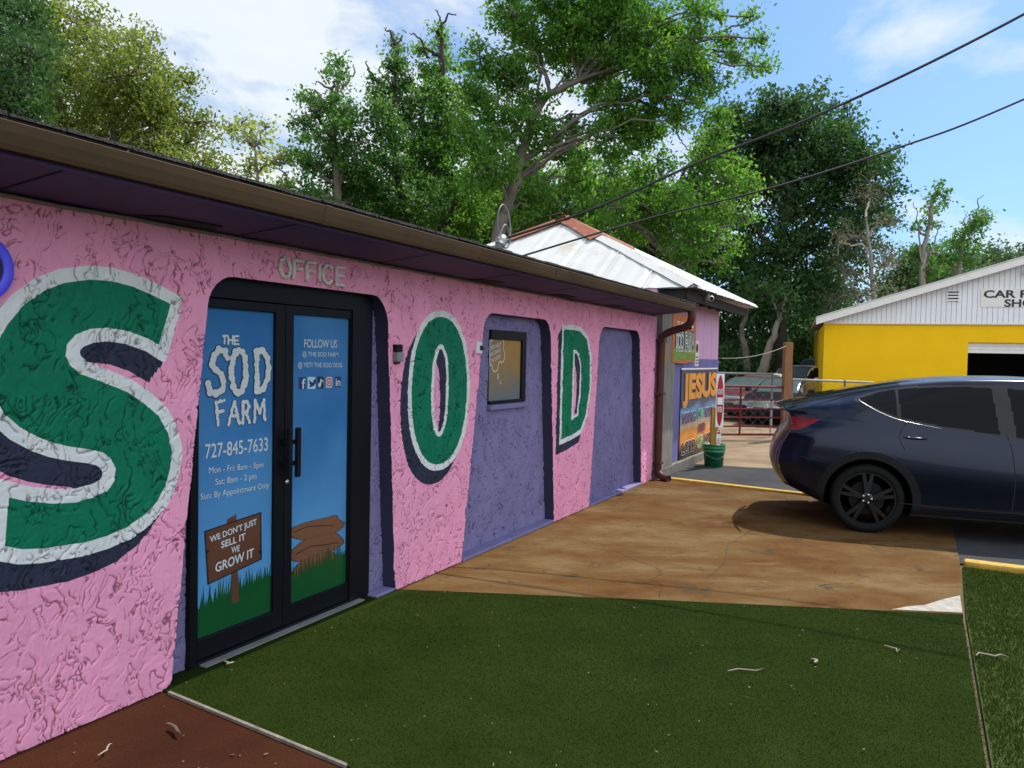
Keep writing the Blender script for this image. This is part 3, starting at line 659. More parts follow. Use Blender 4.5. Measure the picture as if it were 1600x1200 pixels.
icon(496, 505.5, 588.5, 607, m_ik, note)
def camicon():
    mb = MB()
    for ra, rb, dx in ((.030, .024, .002), (.016, .010, .002)):
        c = g(514, 597.5)
        A_ = np.linspace(0, 2*math.pi, 17); n = 17
        sq = lambda t, r: (c[0]+r*np.sign(math.cos(t))*abs(math.cos(t))**(.4 if ra > .02 else 1), c[1]+r*1.15*np.sign(math.sin(t))*abs(math.sin(t))**(.4 if ra > .02 else 1))
        v_ = flat([sq(t, ra) for t in A_]+[sq(t, rb) for t in A_], dx); mb.add(v_, [(i, i+1, n+i+1, n+i) for i in range(n-1)])
    mb.build('icon_mark', m_bub, dr)
icon(509.5, 518.5, 588.5, 606, m_io, camicon)
icon(523, 532.5, 588.5, 605, m_ib, lambda: gtext('in', (524, 603), (531.5, 603), (524, 591.5), dr, m_bub, .02, name='icon_mark'))
def sack(pts, k):
    P = spline([g(*q) for q in pts], 3); c = P.mean(0)
    MB().poly(flat(c+(P-c)*1.03, .0016+.001*k)).build('sack_outline', m_ink, dr); MB().poly(flat(P, .0021+.001*k)).build('sack_print', m_psack, dr)
def cl_(q): return (min(max(q[0], 449.5), 537.5), q[1])
sack([cl_(q) for q in [(451, 910), (458, 892), (470, 878), (490, 868), (515, 862), (528, 872), (535, 885), (535, 905), (490, 925), (455, 930)]], 0)
sack([cl_(q) for q in [(450, 868), (462, 854), (478, 842), (500, 836), (522, 832), (536, 845), (530, 854), (515, 862), (495, 866), (478, 874), (462, 877)]], 1)
sack([cl_(q) for q in [(450, 832), (462, 822), (485, 814), (508, 809), (524, 805), (529, 812), (537, 817), (532, 826), (522, 832), (500, 836), (478, 842), (462, 841)]], 2)
for P in ([(459, 832), (480, 823), (500, 822), (520, 822)], [(462, 866), (485, 854), (505, 852), (528, 848)]):
    q = [np.array(g(*p)) for p in P]; mb = MB()
    for a, b_ in zip(q[:-1], q[1:]): mb.poly(flat([a, b_, b_+(0, .005), a+(0, .005)], .0048))
    mb.build('sack_crease', m_ink, dr)
def gp2():
    r = random.Random(9); mb = MB(); mb.poly(flat([(3.519, .146), (4.049, .146), (4.049, .33), (3.519, .285)], .0052)); y = 3.522
    while y < 4.03:
        z = .285+(.045)*(y-3.519)/.53; w = .009+.009*r.random(); yt = min(max(y+w/2+.03*(r.random()-.5), 3.52), 4.047)
        mb.poly(flat([(y, z-.012), (y+w, z-.012), (yt, z+.14*(.35+.65*r.random()))], .0054+.0002*r.random())); y += w*.75
    mb.build('grass_print', m_pgreen, dr)
gp2()
# pull handle, lock
hx = XD+.085; h0, h1 = onx(466, 668, hx), onx(466, 745, hx)
mb = MB(); mb.box((hx-.012, h0[1]-.016, h1[2]), (hx+.012, h0[1]+.016, h0[2]))
for z in (h0[2]-.10, h1[2]+.07): mb.box((XD+.015, h0[1]-.035, z), (hx-.012, h0[1]-.01, z+.028))
mb.build('handle', m_black, dr, bevel=.004)
mb = MB(); mb.box((hx-.012, 3.425-.014, h1[2]+.0), (hx+.010, 3.425+.014, h0[2]))
for z in (h0[2]-.10, h1[2]+.07): mb.box((XD+.015, 3.412, z), (hx-.012, 3.438, z+.028))
mb.build('handle', m_black, dl, bevel=.004)
q = onx(449, 753, XD+.02); MB().lathe([(0.0, .006), (.013, .006), (.015, 0)], (XD+.018, q[1], q[2]), 0, 14).build('lock', m_silver, dr, True)
# --------------------------------------------------------------- office window
mb = MB(); wy0, wy1, wz0, wz1 = 5.955, 6.665, 1.265, 1.935
mb.box((RB-.06, wy0, wz0), (RB+.006, wy0+.014, wz1)); mb.box((RB-.06, wy1-.085, wz0), (RB+.022, wy1, wz1)); mb.box((RB-.06, wy0+.014, wz1-.085), (RB+.022, wy1-.085, wz1)); mb.box((RB-.06, wy0+.014, wz0), (RB+.022, wy1-.085, wz0+.03))
win = mb.build('window', m_black, office, bevel=.004)
MB().box((RB-.03, wy0+.01, wz0+.02), (RB+.001, wy1-.07, wz1-.07)).build('window_pane', grad_mat('printed amber film', 1.28, 1.62, (.13, .16, .18), (.55, .27, .012)), win)
mb = MB(); mb.box((RB-.0, wy0-.005, 1.213), (RB+.045, wy1+.01, 1.262)); mb.build('window_sill', m_purple, win, bevel=.008)
WX = RB+.004
gw = lambda px, py: np.array([WX, *onx(px, py, WX)[1:]])
mb = MB()
sc8 = lambda u, v_: gw(740+u/8, 500+v_/8)
cloudp = [(235, 215), (235, 262), (200, 255), (172, 300), (172, 360), (168, 430), (170, 540), (190, 572), (225, 555), (240, 620), (265, 645), (295, 625), (322, 525), (355, 530), (380, 500), (390, 430), (372, 360), (378, 300), (365, 250), (325, 230)]
P = spline([sc8(*q) for q in cloudp], 3, False); P[:, 1] = np.clip(P[:, 1], wy0+.02, wy1-.09)
for a, b_ in zip(P[:-1], P[1:]):
    t = b_-a; n_ = np.array([0, -t[2], t[1]]); n_ = n_/(np.linalg.norm(n_)+1e-9)*.006; mb.poly([a-n_, b_-n_, b_+n_, a+n_])
for cx_, cy_, r_ in ((305, 708, .017), (335, 780, .012)):
    c = sc8(cx_, cy_); n = 13; t = np.linspace(0, 2*math.pi, n); mb.add([c+np.array([0, r_*math.cos(k), 1.5*r_*math.sin(k)]) for k in t]+[c+np.array([0, r_*.55*math.cos(k), r_*.85*math.sin(k)]) for k in t], [(i, i+1, n+i+1, n+i) for i in range(n-1)])
mb.build('thought_bubble', m_bub, win)
mb = MB()
for s, bl, br, tl in (('NEED HELP', (190, 385), (342, 325), (188, 335)), ('WATERING', (205, 465), (338, 400), (203, 412)), ('THE SOD?', (208, 540), (340, 475), (206, 490))):
    o = sc8(*bl); mb = MB(); text_on(mb, s, o, sc8(*br)-o, sc8(*tl)-o, .012); mb.build('lettering', m_bub, win)
# small boxes fixed to the wall
q0, q1 = onx(619, 538, .03), onx(629, 569, .03)
t = thing('keypad', (0, q0[1], q1[2]), 'small silver and black keypad on the pink wall beside the glass door', 'keypad')
yb, zb_ = q0[1], q1[2]; dz = q0[2]-q1[2]
MB().box((-.01, yb, zb_+dz*.62), (.035, yb+.075, zb_+dz)).build('button_panel', m_black, t, bevel=.004)
MB().box((-.01, yb, zb_+dz*.13), (.045, yb+.075, zb_+dz*.60)).build('housing', m_steel, t, bevel=.006)
MB().box((-.01, yb+.01, zb_-.0), (.03, yb+.055, zb_+dz*.12)).build('foot', m_dspout, t, bevel=.004)
q0, q1 = onx(746, 534, .02), onx(758, 553, .02)
t = thing('motion_sensor', (0, q0[1], q1[2]), 'small white motion sensor on the wall edge beside the office window', 'sensor')
MB().box((-.06, q0[1], q1[2]), (.02, q0[1]+.09, q0[2])).build('housing', m_wplast, t, bevel=.008)
MB().box((.02, q0[1]+.045, q1[2]+.03), (.028, q0[1]+.085, q0[2]-.03)).build('lens', m_black, t)
# round blue-rimmed badge at the left end
c = onx(-38, 417, .02); rg = onx(20, 417, .02)[1]-c[1]
t = thing('round_badge', (.0, c[1], c[2]), 'round dark badge with a bright blue rim, left end of the pink wall', 'sign')
m_blue = mat('bright blue rim', (.09, .08, .9), .4, var=.05)
n = 48; mb = MB(); A = np.linspace(0, 2*math.pi, n, endpoint=False)
mb.lathe([(rg*.70, .0), (rg*.70, .026), (rg*.72, .03), (rg*.98, .03), (rg, .026), (rg, 0)], (.004, c[1], c[2]), 0, 48); mb.build('rim', m_blue, t, True)
mb = MB(); mb.lathe([(0.001, .022), (rg*.70, .022), (rg*.70, 0)], (.004, c[1], c[2]), 0, 48); mb.build('face', m_navy, t)

# ------------------------------------------------------------------ shed with hipped tin roof
shed = thing('shed', (0, 14.4, 0), 'small pink and purple shed with a white hipped tin roof and rusty ridge', 'building')
mb = MB(); mb.box((-5.0, 10.62, .02), (-.03, 14.42, 2.72)); mb.build('wall', m_pinkwall, shed)
mb = MB(); y = 12.72
while y < 14.4:
    w = min(.56, 14.43-y); mb.box((-.03, y+.004, 1.0), (-.005, y+w-.008, 2.68)); y += w
mb.build('siding', m_pinkwall, shed)
MB().box((-.03, 10.66, .12), (.05, 11.36, 2.45)).build('plank', m_plank, shed, bevel=.01)
kn = onx(1041, 553, .055)
MB().lathe([(.001, .012), (.5, .010), (1., 0)], (0, 0, 0), 0, 20).build('knot', m_knot, shed, True, local=True)
kb = shed.children[-1] if False else [o for o in shed.children if o.name.startswith('knot')][0]
kb.location = Vector((.052, kn[1]-0, kn[2]))-Vector(OFF['shed']); kb.scale = (1, .13, .16)
mb = MB(); y = 11.365
while y < 14.42:
    w = min(.30, 14.425-y); mb.box((-.03, y, .13), (.002+.004*random.random(), y+w-.006, 1.72 if y > 12.4 else 2.4)); y += w
mb.build('purple_boards', m_ppanel, shed)
MB().box((-.05, 10.62, -.03), (.06, 14.44, .12)).build('footing', m_block, shed, bevel=.015)
# roof: four slopes of overlapping tin sheets
C1, C2, C3, C4 = (np.array(p) for p in ((.50, 10.62, 2.70), (.50, 15.25, 2.72), (-5.5, 15.25, 2.72), (-5.5, 10.62, 2.70))); AP = np.array([-2.52, 13.0, 4.23])
m_tinroof = mat('white oxidised tin', (.5, .5, .49), .5, metal=.0, var=.10, vs=1.5, bump=.05, bs=30, dirt=((.40, .31, .21), .57), ds=1.6, stretch=(1, .6, 1))
m_rust = mat('rusted ridge tin', (.22, .055, .025), .8, var=.35, vs=9, bump=.3, dirt=((.5, .42, .36), .60), ds=7)
def slope(A_, B_, apex, nseam, name):
    mb = MB(); nrm = np.cross(B_-A_, apex-A_); nrm /= np.linalg.norm(nrm); nrm = nrm if nrm[2] > 0 else -nrm
    e = B_-A_; L = np.linalg.norm(e); e = e/L; t0 = (apex-A_)@e; up_ = apex-A_-t0*e; hgt = np.linalg.norm(up_)
    def topat(s): return up_*(s/t0 if s < t0 else (L-s)/(L-t0))
    ed = np.linspace(0, L, nseam+1)
    for i in range(nseam):
        m_ = 7; P = []
        for j in range(m_+1):
            s = ed[i]+(ed[i+1]-ed[i])*j/m_; rip = .014*abs(math.sin(math.pi*j*3/m_))+.004*(i % 2); jag = .012*random.random()
            P.append((A_+e*s-up_/hgt*jag+nrm*(rip+.01), A_+e*s+topat(s)*.985+nrm*(rip+.01)))
        n = m_+1; mb.add([p[0] for p in P]+[p[1] for p in P], [(j, j+1, n+j+1, n+j) for j in range(m_)])
        # lapped seam
        s = ed[i]
        if 0 < s < L: mb.obox(A_+e*(s-.012)+nrm*.012, e*.024, topat(s)*.97, nrm*.018)
    mb.add([A_, B_, apex], [(0, 1, 2)]); o = mb.build(name, m_tinroof, shed); return o
roof = slope(C1, C4, AP, 8, 'roof_slope'); r2 = slope(C1, C2, AP, 7, 'roof_slope'); slope(C2, C3, AP, 8, 'roof_slope'); slope(C3, C4, AP, 7, 'roof_slope')
def cap(a, b, w, name, m, t0, t1, lift=.03):
    P = [a+(b-a)*t for t in np.linspace(t0, t1, 10)]; d = (b-a)/np.linalg.norm(b-a); s = np.cross(d, (0, 0, 1)); s /= np.linalg.norm(s)
    mb = MB(); v_ = []
    for p in P: 
        ww = w*(1+.25*(random.random()-.5)); v_ += [p+s*ww-np.array([0, 0, .35*ww])+np.array([0, 0, lift]), p+np.array([0, 0, lift+.03]), p-s*ww-np.array([0, 0, .35*ww])+np.array([0, 0, lift])]
    mb.add(v_, [(3*i+k, 3*i+k+1, 3*i+k+4, 3*i+k+3) for i in range(len(P)-1) for k in (0, 1)]); return mb.build(name, m, shed)
for c_ in (C1, C2, C3, C4):
    cap(AP, c_, .13, 'hip_cap', m_tinroof, .30, .995); cap(AP, c_, .22, 'ridge_cap', m_rust, -.01, .34, .045)
for t_, w_ in ((.42, .10), (.52, .16), (.60, .12), (.68, .14), (.80, .18), (.88, .22), (.95, .2)):
    p = AP+(C1-AP)*t_; e = (C1-AP)/np.linalg.norm(C1-AP); s = np.array([-.2, .35, .06]); s = (C2-C1)/np.linalg.norm(C2-C1)
    q = p+np.array([0, 0, .062]); MB().poly([q, q+e*w_*1.6, q+e*w_*1.7+s*w_*.5-np.array([0, 0, .02]), q+s*w_*.6-np.array([0, 0, .02])]).build('rust_patch', m_rust, shed)
# dark rafters and fascia under the eaves
mb = MB(); mb.box((-5.3, 10.70, 2.52), (.35, 10.74, 2.69)); mb.box((.33, 10.74, 2.55), (.37, 15.1, 2.69))
for y in np.arange(11.1, 15.1, .6): mb.box((-.02, y, 2.60), (.33, y+.05, 2.69))
mb.box((-5.3, 10.75, 2.66), (.33, 15.0, 2.70)); mb.build('rafters', mat('black timber', (.02, .017, .015), .9, var=.4), shed)
# security cameras
def cam_thing(p, label, d):
    t = thing('security_camera', p, label, 'camera', 'white security cameras'); p = np.array(p, float); d = np.array(d, float); d /= np.linalg.norm(d)
    MB().tube([p, p+d*.02, p+d*.14, p+d*.15], [.035, .042, .042, .03], 14).build('housing', m_wplast, t, True)
    MB().tube([p+d*.145, p+d*.156], [.028, .026], 14).build('lens', m_black, t); MB().tube([p+d*.05, p+d*.05+np.array([0, .02, .10])], .015, 8).build('bracket', m_wplast, t)
cam_thing(onx(1072, 507, .36), 'white security camera beside the gutter end above the downspout elbow', (.6, -.75, -.35))
cam_thing(onx(1104, 465, .40), 'white security camera under the jagged tin eave of the shed', (.7, -.7, -.15))
# sod sign, banner, sticker on the shed wall
q = [onx(*p, .05) for p in [(1049, 568), (1085, 562), (1088, 500), (1050, 515)]]
sg = thing('shop_sign', (.05, q[0][1], q[0][2]), 'orange and green shop sign with outlined white lettering above the banner', 'sign')
ya, yb_ = q[0][1], q[1][1]+.02; za, zb2 = 1.66, 2.40
MB().prism([(.03, ya, za), (.03, (ya+yb_)/2, za-.02), (.03, yb_, za+.03), (.03, yb_, zb2), (.03, ya, zb2)], (.03, 0, 0)).build('board', m_orange, sg)
m_sgreen = mat('sign green', (.16, .26, .03), .55, var=.5, vs=20)
mb = MB(); zl = []
pts = [(.062, ya+.03, za+.02), (.062, yb_-.03, za+.05)]+[(.062, yb_-.03-(yb_-ya-.06)*k/14, za+.20+.07*(k % 2)) for k in range(15)]
MB().poly(pts).build('grass_print', m_sgreen, sg)
m_spurp = mat('sign lilac', (.22, .16, .22), .55)
MB().poly([(.0625, ya+.12, za+.2), (.0625, yb_-.1, za+.22), (.0625, yb_-.1, zb2-.24), (.0625, ya+.12, zb2-.27)]).build('letter_shade', m_printk, sg)
mb = MB(); text_on(mb, 'SOD FARM', (.064, ya+.17, za+.16), (0, yb_-ya-.30, 0), (0, 0, .32), .05); mb.build('letter_outline', m_printw, sg)
mb = MB(); text_on(mb, 'SOD FARM', (.066, ya+.19, za+.175), (0, yb_-ya-.34, 0), (0, 0, .29), -.012); mb.build('lettering', mat('sign letter green', (.1, .14, .05), .5), sg)
mb = MB(); text_on(mb, 'THE', (.064, ya+.2, zb2-.22), (0, .34, 0), (0, 0, .10), .01); mb.build('small_lettering', m_printw, sg)
# banner
BY0, BY1, BZ0, BZ1 = 11.84, 14.22, .04, 1.565
bn = thing('banner', (.03, BY0, BZ0), 'printed sunset banner reading JESUS hung low on the purple boards', 'banner')
def banner_mat():
    m = bpy.data.materials.new('sunset banner print'); m.use_nodes = True; nt = m.node_tree; b = nt.nodes['Principled BSDF']
    tc = nd(nt, 'ShaderNodeTexCoord'); mp_ = nd(nt, 'ShaderNodeMapping', {'Vector': tc.outputs['Object'], 'Scale': (1, .7, 2.2)})
    n = nd(nt, 'ShaderNodeTexNoise', {'Vector': mp_.outputs[0], 'Scale': 1.6, 'Detail': 7, 'Roughness': .6, 'Distortion': .8})
    sp = nd(nt, 'ShaderNodeSeparateXYZ', {0: tc.outputs['Object']})
    mr = nd(nt, 'ShaderNodeMapRange', {0: sp.outputs[2], 1: 0., 2: 1.52})
    a = nd(nt, 'ShaderNodeMath', {0: n.outputs[0], 1: .5}, operation='SUBTRACT'); a2 = nd(nt, 'ShaderNodeMath', {0: a.outputs[0], 1: .28}, operation='MULTIPLY')
    a3 = nd(nt, 'ShaderNodeMath', {0: a2.outputs[0], 1: mr.outputs[0]}, operation='ADD')
    c = ramp(nt, a3.outputs[0], [(0, (.02, .018, .012)), (.14, (.05, .045, .015)), (.22, (.7, .22, .02)), (.32, (.75, .28, .04)), (.40, (.6, .45, .30)), (.47, (.26, .26, .32)), (.55, (.16, .40, .66)), (.62, (.10, .10, .16)), (1, (.06, .055, .12))])
    nt.links.new(c, b.inputs['Base Color']); b.inputs['Roughness'].default_value = .45; return m
mb = MB(); ny_, nz_ = 30, 12; v_ = []
for i in range(ny_+1):
    for k in range(nz_+1):
        y = BY0+(BY1-BY0)*i/ny_; z = BZ0+(BZ1-BZ0)*k/nz_; v_.append((.022+.006*math.sin(i*.55)*math.sin(k*.7+1), y, z))
mb.add(v_, [(i*(nz_+1)+k, (i+1)*(nz_+1)+k, (i+1)*(nz_+1)+k+1, i*(nz_+1)+k+1) for i in range(ny_) for k in range(nz_)]); mb.build('sheet', banner_mat(), bn, True)
MB().box((.018, BY0-.01, BZ1-.02), (.034, BY1, BZ1+.005)).build('hem', m_printw, bn); MB().box((.018, BY0-.01, BZ0-.01), (.034, BY1, BZ0+.03)).build('hem', m_printw, bn)
m_born = mat('banner orange letters', (.85, .33, .06), .45, var=.15, vs=5); m_bpur = mat('banner purple letters', (.10, .03, .18), .45); m_bgr = mat('banner green letters', (.06, .42, .16), .45)
W_ = BY1-BY0
def bt(s, y0, y1, z0, z1, m, off=.02, dx=0., name='lettering', back=None):
    if back:
        mb = MB(); text_on(mb, s, (.034+dx, BY0+W_*y0-.012, BZ0+z0-.012), (0, W_*(y1-y0)+.024, 0), (0, 0, z1-z0+.024), off+.035); mb.build('letter_outline', back, bn)
    mb = MB(); text_on(mb, s, (.0375+dx, BY0+W_*y0, BZ0+z0), (0, W_*(y1-y0), 0), (0, 0, z1-z0), off); mb.build(name, m, bn)
bt('JESUS', .02, .98, .90, 1.45, m_born, .055)
bt('KING', .05, .37, .64, .82, m_bpur, .02, back=m_printw); bt('OF', .43, .57, .66, .84, m_bgr, .03, back=m_printw); bt('KINGS', .63, .97, .66, .84, m_bpur, .02, back=m_printw)
bt('AND', .46, .66, .44, .58, m_bpur, .01, back=m_born)
bt('LORD', .04, .38, .16, .36, m_printk, .02, back=m_printw); bt('OF', .44, .58, .18, .38, m_bgr, .03, back=m_printw); bt('LORDS', .64, .98, .19, .39, m_printk, .02, back=m_printw)
q = onx(1089, 560, .01)
st = thing('wall_notice', (.0, q[1], q[2]), 'small white notice with a black mark on the lilac pink siding', 'sign')
MB().box((.0, q[1]-.13, 1.60), (.012, q[1]+.10, 2.02)).build('plate', m_wplast, st)
mb = MB(); mb.lathe([(.001, .002), (.07, .002), (.08, 0)], (.012, q[1]-.015, 1.90), 0, 16)
for z in (1.64, 1.69, 1.74): mb.box((.012, q[1]-.09, z), (.0145, q[1]+.06, z+.02))
mb.build('print', m_printk, st)

# ------------------------------------------------------------------ sign post in green bucket
bp = onz(1115, 727); bx, by = bp[0], bp[1]
t = thing('bucket', (bx, by, 0), 'green plastic bucket holding the foot of the sign post', 'bucket')
mb = MB(); hgt, rt_, rb_ = .36, .175, .145
mb.lathe([(.001, .0), (rb_, .0), (rb_+(rt_-rb_)*.66, hgt*.66), (rt_+.004, hgt*.66), (rt_+.005, hgt*.69), (rt_-.003, hgt*.70), (rt_-.002, hgt*.82), (rt_+.012, hgt*.825), (rt_+.012, hgt*.85), (rt_, hgt*.86), (rt_+.003, hgt*.97), (rt_+.016, hgt*.975), (rt_+.016, hgt), (rt_-.006, hgt), (rt_-.02, hgt*.8)], (bx, by, -.012), 2, 28); mb.build('shell', m_bucket, t, True)
mb = MB(); mb.lathe([(.001, .27), (.155, .26)], (bx, by, 0), 2, 20); mb.build('filling', m_block, t)
mb = MB(); mb.tube([(bx-.19*r0[0], by-.19*r0[1], .31), (bx-.16*r0[0]+.13*f0[0]*-1, by-.16*r0[1]-.13*f0[1], .18), (bx-.19*f0[0], by-.19*f0[1], .12), (bx+.16*r0[0]-.13*f0[0], by+.16*r0[1]-.13*f0[1], .18), (bx+.19*r0[0], by+.19*r0[1], .31)], .004, 6); mb.build('bail', m_steel, t)
sp = thing('sign_post', (bx, by, .25), 'timber post with a red and white DO NOT ENTER sign over a narrow notice', 'sign')
dd = np.linalg.norm(bp[:2]-CP[:2]); scl = dd/math.sqrt(1)   # metres per unit tangent
pw = lambda px, py, k=0.: np.array([bx, by, 0])+r0*((onzd(px, py)-0)[0]+0)+zz*onzd(px, py)[1]-f0*k
def onzd(px, py):       # coordinates in the vertical plane through the bucket, facing the camera direction
    vv = ray(px, py); s = ((np.array([bx, by])-CP[:2])@f0[:2])/(vv@f0); P = CP+vv*s; return np.array([(P-np.array([bx, by, 0]))@r0, P[2]])
a, b_ = onzd(1112, 605), onzd(1112, 720)
def vbox(mb, x0, x1, z0, z1, k0, k1): return mb.obox(np.array([bx, by, 0])+r0*x0+zz*z0-f0*k1, r0*(x1-x0), f0*(k1-k0), zz*(z1-z0))
xp0, xp1 = onzd(1112, 690)[0], onzd(1120, 690)[0]
mb = MB(); vbox(mb, xp0-.02, xp1+.015, .2, onzd(1115, 636)[1], -.05, .04); mb.build('post', m_ypost, sp)
xa, za_ = onzd(1116, 667); xb, zb3 = onzd(1131, 584)
mb = MB(); vbox(mb, xa, xb, za_, zb3, .05, .056); dn = mb.build('sign_plate', m_printw, sp)
cx_, cz_ = (xa+xb)/2, (za_+zb3)/2; rx, rz_ = (xb-xa)*.42, (zb3-za_)*.475
pl = lambda x, z, k: np.array([bx, by, 0])+r0*x+zz*z-f0*k
MB().poly([pl(cx_+rx*math.cos(t_), cz_+rz_*math.sin(t_), .0585) for t_ in np.linspace(0, 2*math.pi, 29)[:-1]]).build('red_disc', m_signr, dn)
mb = MB(); mb.poly([pl(cx_-rx*.8, cz_-rz_*.16, .061), pl(cx_+rx*.8, cz_-rz_*.16, .061), pl(cx_+rx*.8, cz_+rz_*.12, .061), pl(cx_-rx*.8, cz_+rz_*.12, .061)])
text_on(mb, 'DO NOT', pl(cx_-rx*.75, cz_+rz_*.24, .061), r0*rx*1.5, zz*rz_*.22, .02); text_on(mb, 'ENTER', pl(cx_-rx*.7, cz_-rz_*.46, .061), r0*rx*1.4, zz*rz_*.22, .02); mb.build('lettering', m_printw, dn)
xa, za_ = onzd(1117, 699); xb, zb3 = onzd(1126, 669)
P = [(0, .5), (.15, .85), (.35, 1), (.65, 1), (.85, .85), (1, .5), (.92, .3), (.75, 0), (.3, 0), (.08, .3)]
MB().prism([pl(xa+(xb-xa)*p, za_+(zb3-za_)*q_, .05) for p, q_ in P], -f0*.006).build('notice_plate', m_printw, sp)
mb = MB(); 
for fz, fh, w0 in ((.86, .07, .3), (.72, .09, .2), (.44, .03, .15), (.36, .03, .2), (.26, .03, .18), (.18, .03, .25)):
    mb.poly([pl(xa+(xb-xa)*w0, za_+(zb3-za_)*fz, .0585), pl(xa+(xb-xa)*(1-w0), za_+(zb3-za_)*fz, .0585), pl(xa+(xb-xa)*(1-w0), za_+(zb3-za_)*(fz+fh), .0585), pl(xa+(xb-xa)*w0, za_+(zb3-za_)*(fz+fh), .0585)])
mb.build('notice_print', m_signr, sp)

# ------------------------------------------------------------------ gate, posts, chain link
gA, gB = onz(1222, 686), onz(1090, 686); gd = (gA-gB)/np.linalg.norm(gA-gB)
gB = gA-gd*3.0
gt_ = thing('farm_gate', tuple(gB), 'red tubular farm gate closed across the sandy drive', 'gate')
mb = MB(); zt, zb4 = 1.14, .10
mb.tube(spline([gB+zz*zb4, gB+zz*(zt-.1), gB+zz*zt+gd*.08, gA+zz*zt-gd*.12, gA+zz*(zt-.08), gA+zz*zb4], 8, False), .024, 8); mb.tube([gB+zz*zb4, gA+zz*zb4], .024, 8); mb.build('frame', m_gate, gt_, True)
mb = MB()
for z in (.28, .47, .66, .86): mb.tube([gB+zz*z, gA+zz*z], .019, 8)
mb.build('rail', m_gate, gt_, True)
mb = MB()
for k in (.33, .66): mb.box(tuple(gB+gd*3*k+zz*zb4-np.array([.02, .012, 0])), tuple(gB+gd*3*k+zz*zt+np.array([.02, .012, 0])))
mb.build('upright', m_gate, gt_)
pb = gA+gd*.07
def post_thing(p, h, w, label, m=m_post):
    t = thing('fence_post', tuple(p), label, 'post'); mb = MB(); mb.obox(p-r0*w/2-f0*w/2-zz*.05, r0*w, f0*w, zz*(h+.05)); mb.build('timber', m, t, bevel=.008)
    MB().obox(p-r0*(w/2+.004)-f0*(w/2+.004)+zz*(.82), r0*(w+.008), f0*(w+.008), zz*.05).build('hinge_strap', m_gate, t); return t
pz = dep(1228, 535, ((pb-CP)@fw))[2]
post_thing(pb, pz, .17, 'tall brown timber post at the end of the red gate')
ropeA = pb+zz*(pz-.06); ropeB = np.array([-.05, 14.45, 1.75])
mb = MB(); mb.tube([ropeB+(ropeA-ropeB)*k/12-zz*.10*(1-(2*k/12-1)**2) for k in range(13)], .008, 6); tag(mb.build('rope', m_twig), 'thin pale line strung from the shed to the tall timber post', 'rope')
def chain(p, q, h, label, npost, name='chain_link_fence', pitch=.15):
    t = thing(name, tuple(p), label, 'fence'); d = q-p; L = np.linalg.norm(d[:2]); d = d/L
    mb = MB(); mb.tube([p+zz*h, q+zz*h], .022, 8); mb.build('top_rail', m_steel, t, True)
    for k in range(npost):
        s = p+d*L*k/max(1, npost-1); MB().tube([s-zz*.05, s+zz*(h+.03)], .026, 8).build('post', m_steel, t, True)
    mb = MB(); s = -h
    while s < L:
        for sgn in (1, -1):
            a0, a1 = max(0, s), min(L, s+h)
            if a1 <= a0: continue
            za, zc = (a0-s), (a1-s)
            if sgn < 0: za, zc = h-za, h-zc
            A_ = p+d*a0+zz*(za+.03); B_ = p+d*a1+zz*(zc+.03-.03); n_ = np.array([-d[1], d[0], 0])*.002; z_ = zz*.0026
            mb.add([A_-z_, B_-z_, B_+z_, A_+z_], [(0, 1, 2, 3)])
        s += pitch*1.41
    mb.build('wire_mesh', m_steel, t)
pL = pb+f0*.6-r0*3.2; pR = pb+f0*.6-r0*.12
chain(pL, pR, 1.42, 'galvanised chain link fence standing behind the red gate', 3)
e2 = dep(1390, 600, 15.2); e2[2] = 0; e3 = e2+(e2-pb)*1.2; e3[2] = 0
chain(pb+r0*.12, e3, 1.32, 'galvanised chain link fence running from the tall post behind the dark car', 5)

# ------------------------------------------------------------------ repair shop
ysh = dep(1285, 600, 23.5); ysh[2] = 0
shop = thing('repair_shop', tuple(ysh), 'yellow block repair shop with a white boarded gable and open garage door', 'building', rz=TH-R(20))
se = np.array([math.cos(TH-R(20)), math.sin(TH-R(20)), 0]); sn = np.array([-se[1], se[0], 0])
def sl(px, py):
    v = ray(px, py); P = CP+v*(((ysh-CP)@sn)/(v@sn))-ysh; return np.array([P@se, P[2]])
wt = sl(1286, 505)[1]; gd0 = sl(1513, 535); gt1 = gd0[1]; WD = 13.6
mb = MB(); x0g = gd0[0]; x1g = x0g+4.2
mb.box((0, 0, -.05), (x0g, .2, wt)); mb.box((x1g, 0, -.05), (WD, .2, wt)); mb.box((x0g, 0, gt1), (x1g, .2, wt)); mb.box((0, .2, -.05), (.2, 12, wt)); mb.box((WD-.2, .2, -.05), (WD, 12, wt)); mb.box((0.2, 11.8, -.05), (WD-.2, 12, wt))
mb.build('wall', m_yellow, shop, local=True)
MB().box((.25, 6, .0), (WD-.25, 6.05, wt)).build('inner_wall', m_dark, shop, local=True)
mb = MB()
for k in range(3): mb.box((x0g+.01, .10+.01*(k % 2), gt1-.30+.10*k), (x1g-.01, .135+.01*(k % 2), gt1-.305+.10*(k+1)))
mb.build('roller_door', m_wtrim, shop, local=True)
el = sl(1275, 497); e2_ = sl(1600, 402); sl_ = (e2_[1]-el[1])/(e2_[0]-el[0]); xm = WD/2; za5 = el[1]-.02
apz = za5+sl_*(xm-el[0])
mb = MB(); bw = .13; x = 0.0
while x < WD-.01:
    xe = min(x+bw, WD); zt0 = za5+sl_*(min(x, WD-x)-el[0])-.12; zt1_ = za5+sl_*(min(xe, WD-xe)-el[0])-.12
    mb.prism([(x+.005, -.05, wt+.03), (xe-.005, -.05, wt+.03), (xe-.005, -.05, max(wt+.04, zt1_)), (x+.005, -.05, max(wt+.035, zt0))], (0, .03, 0)); x = xe
mb.build('gable_boards', m_siding, shop, local=True)
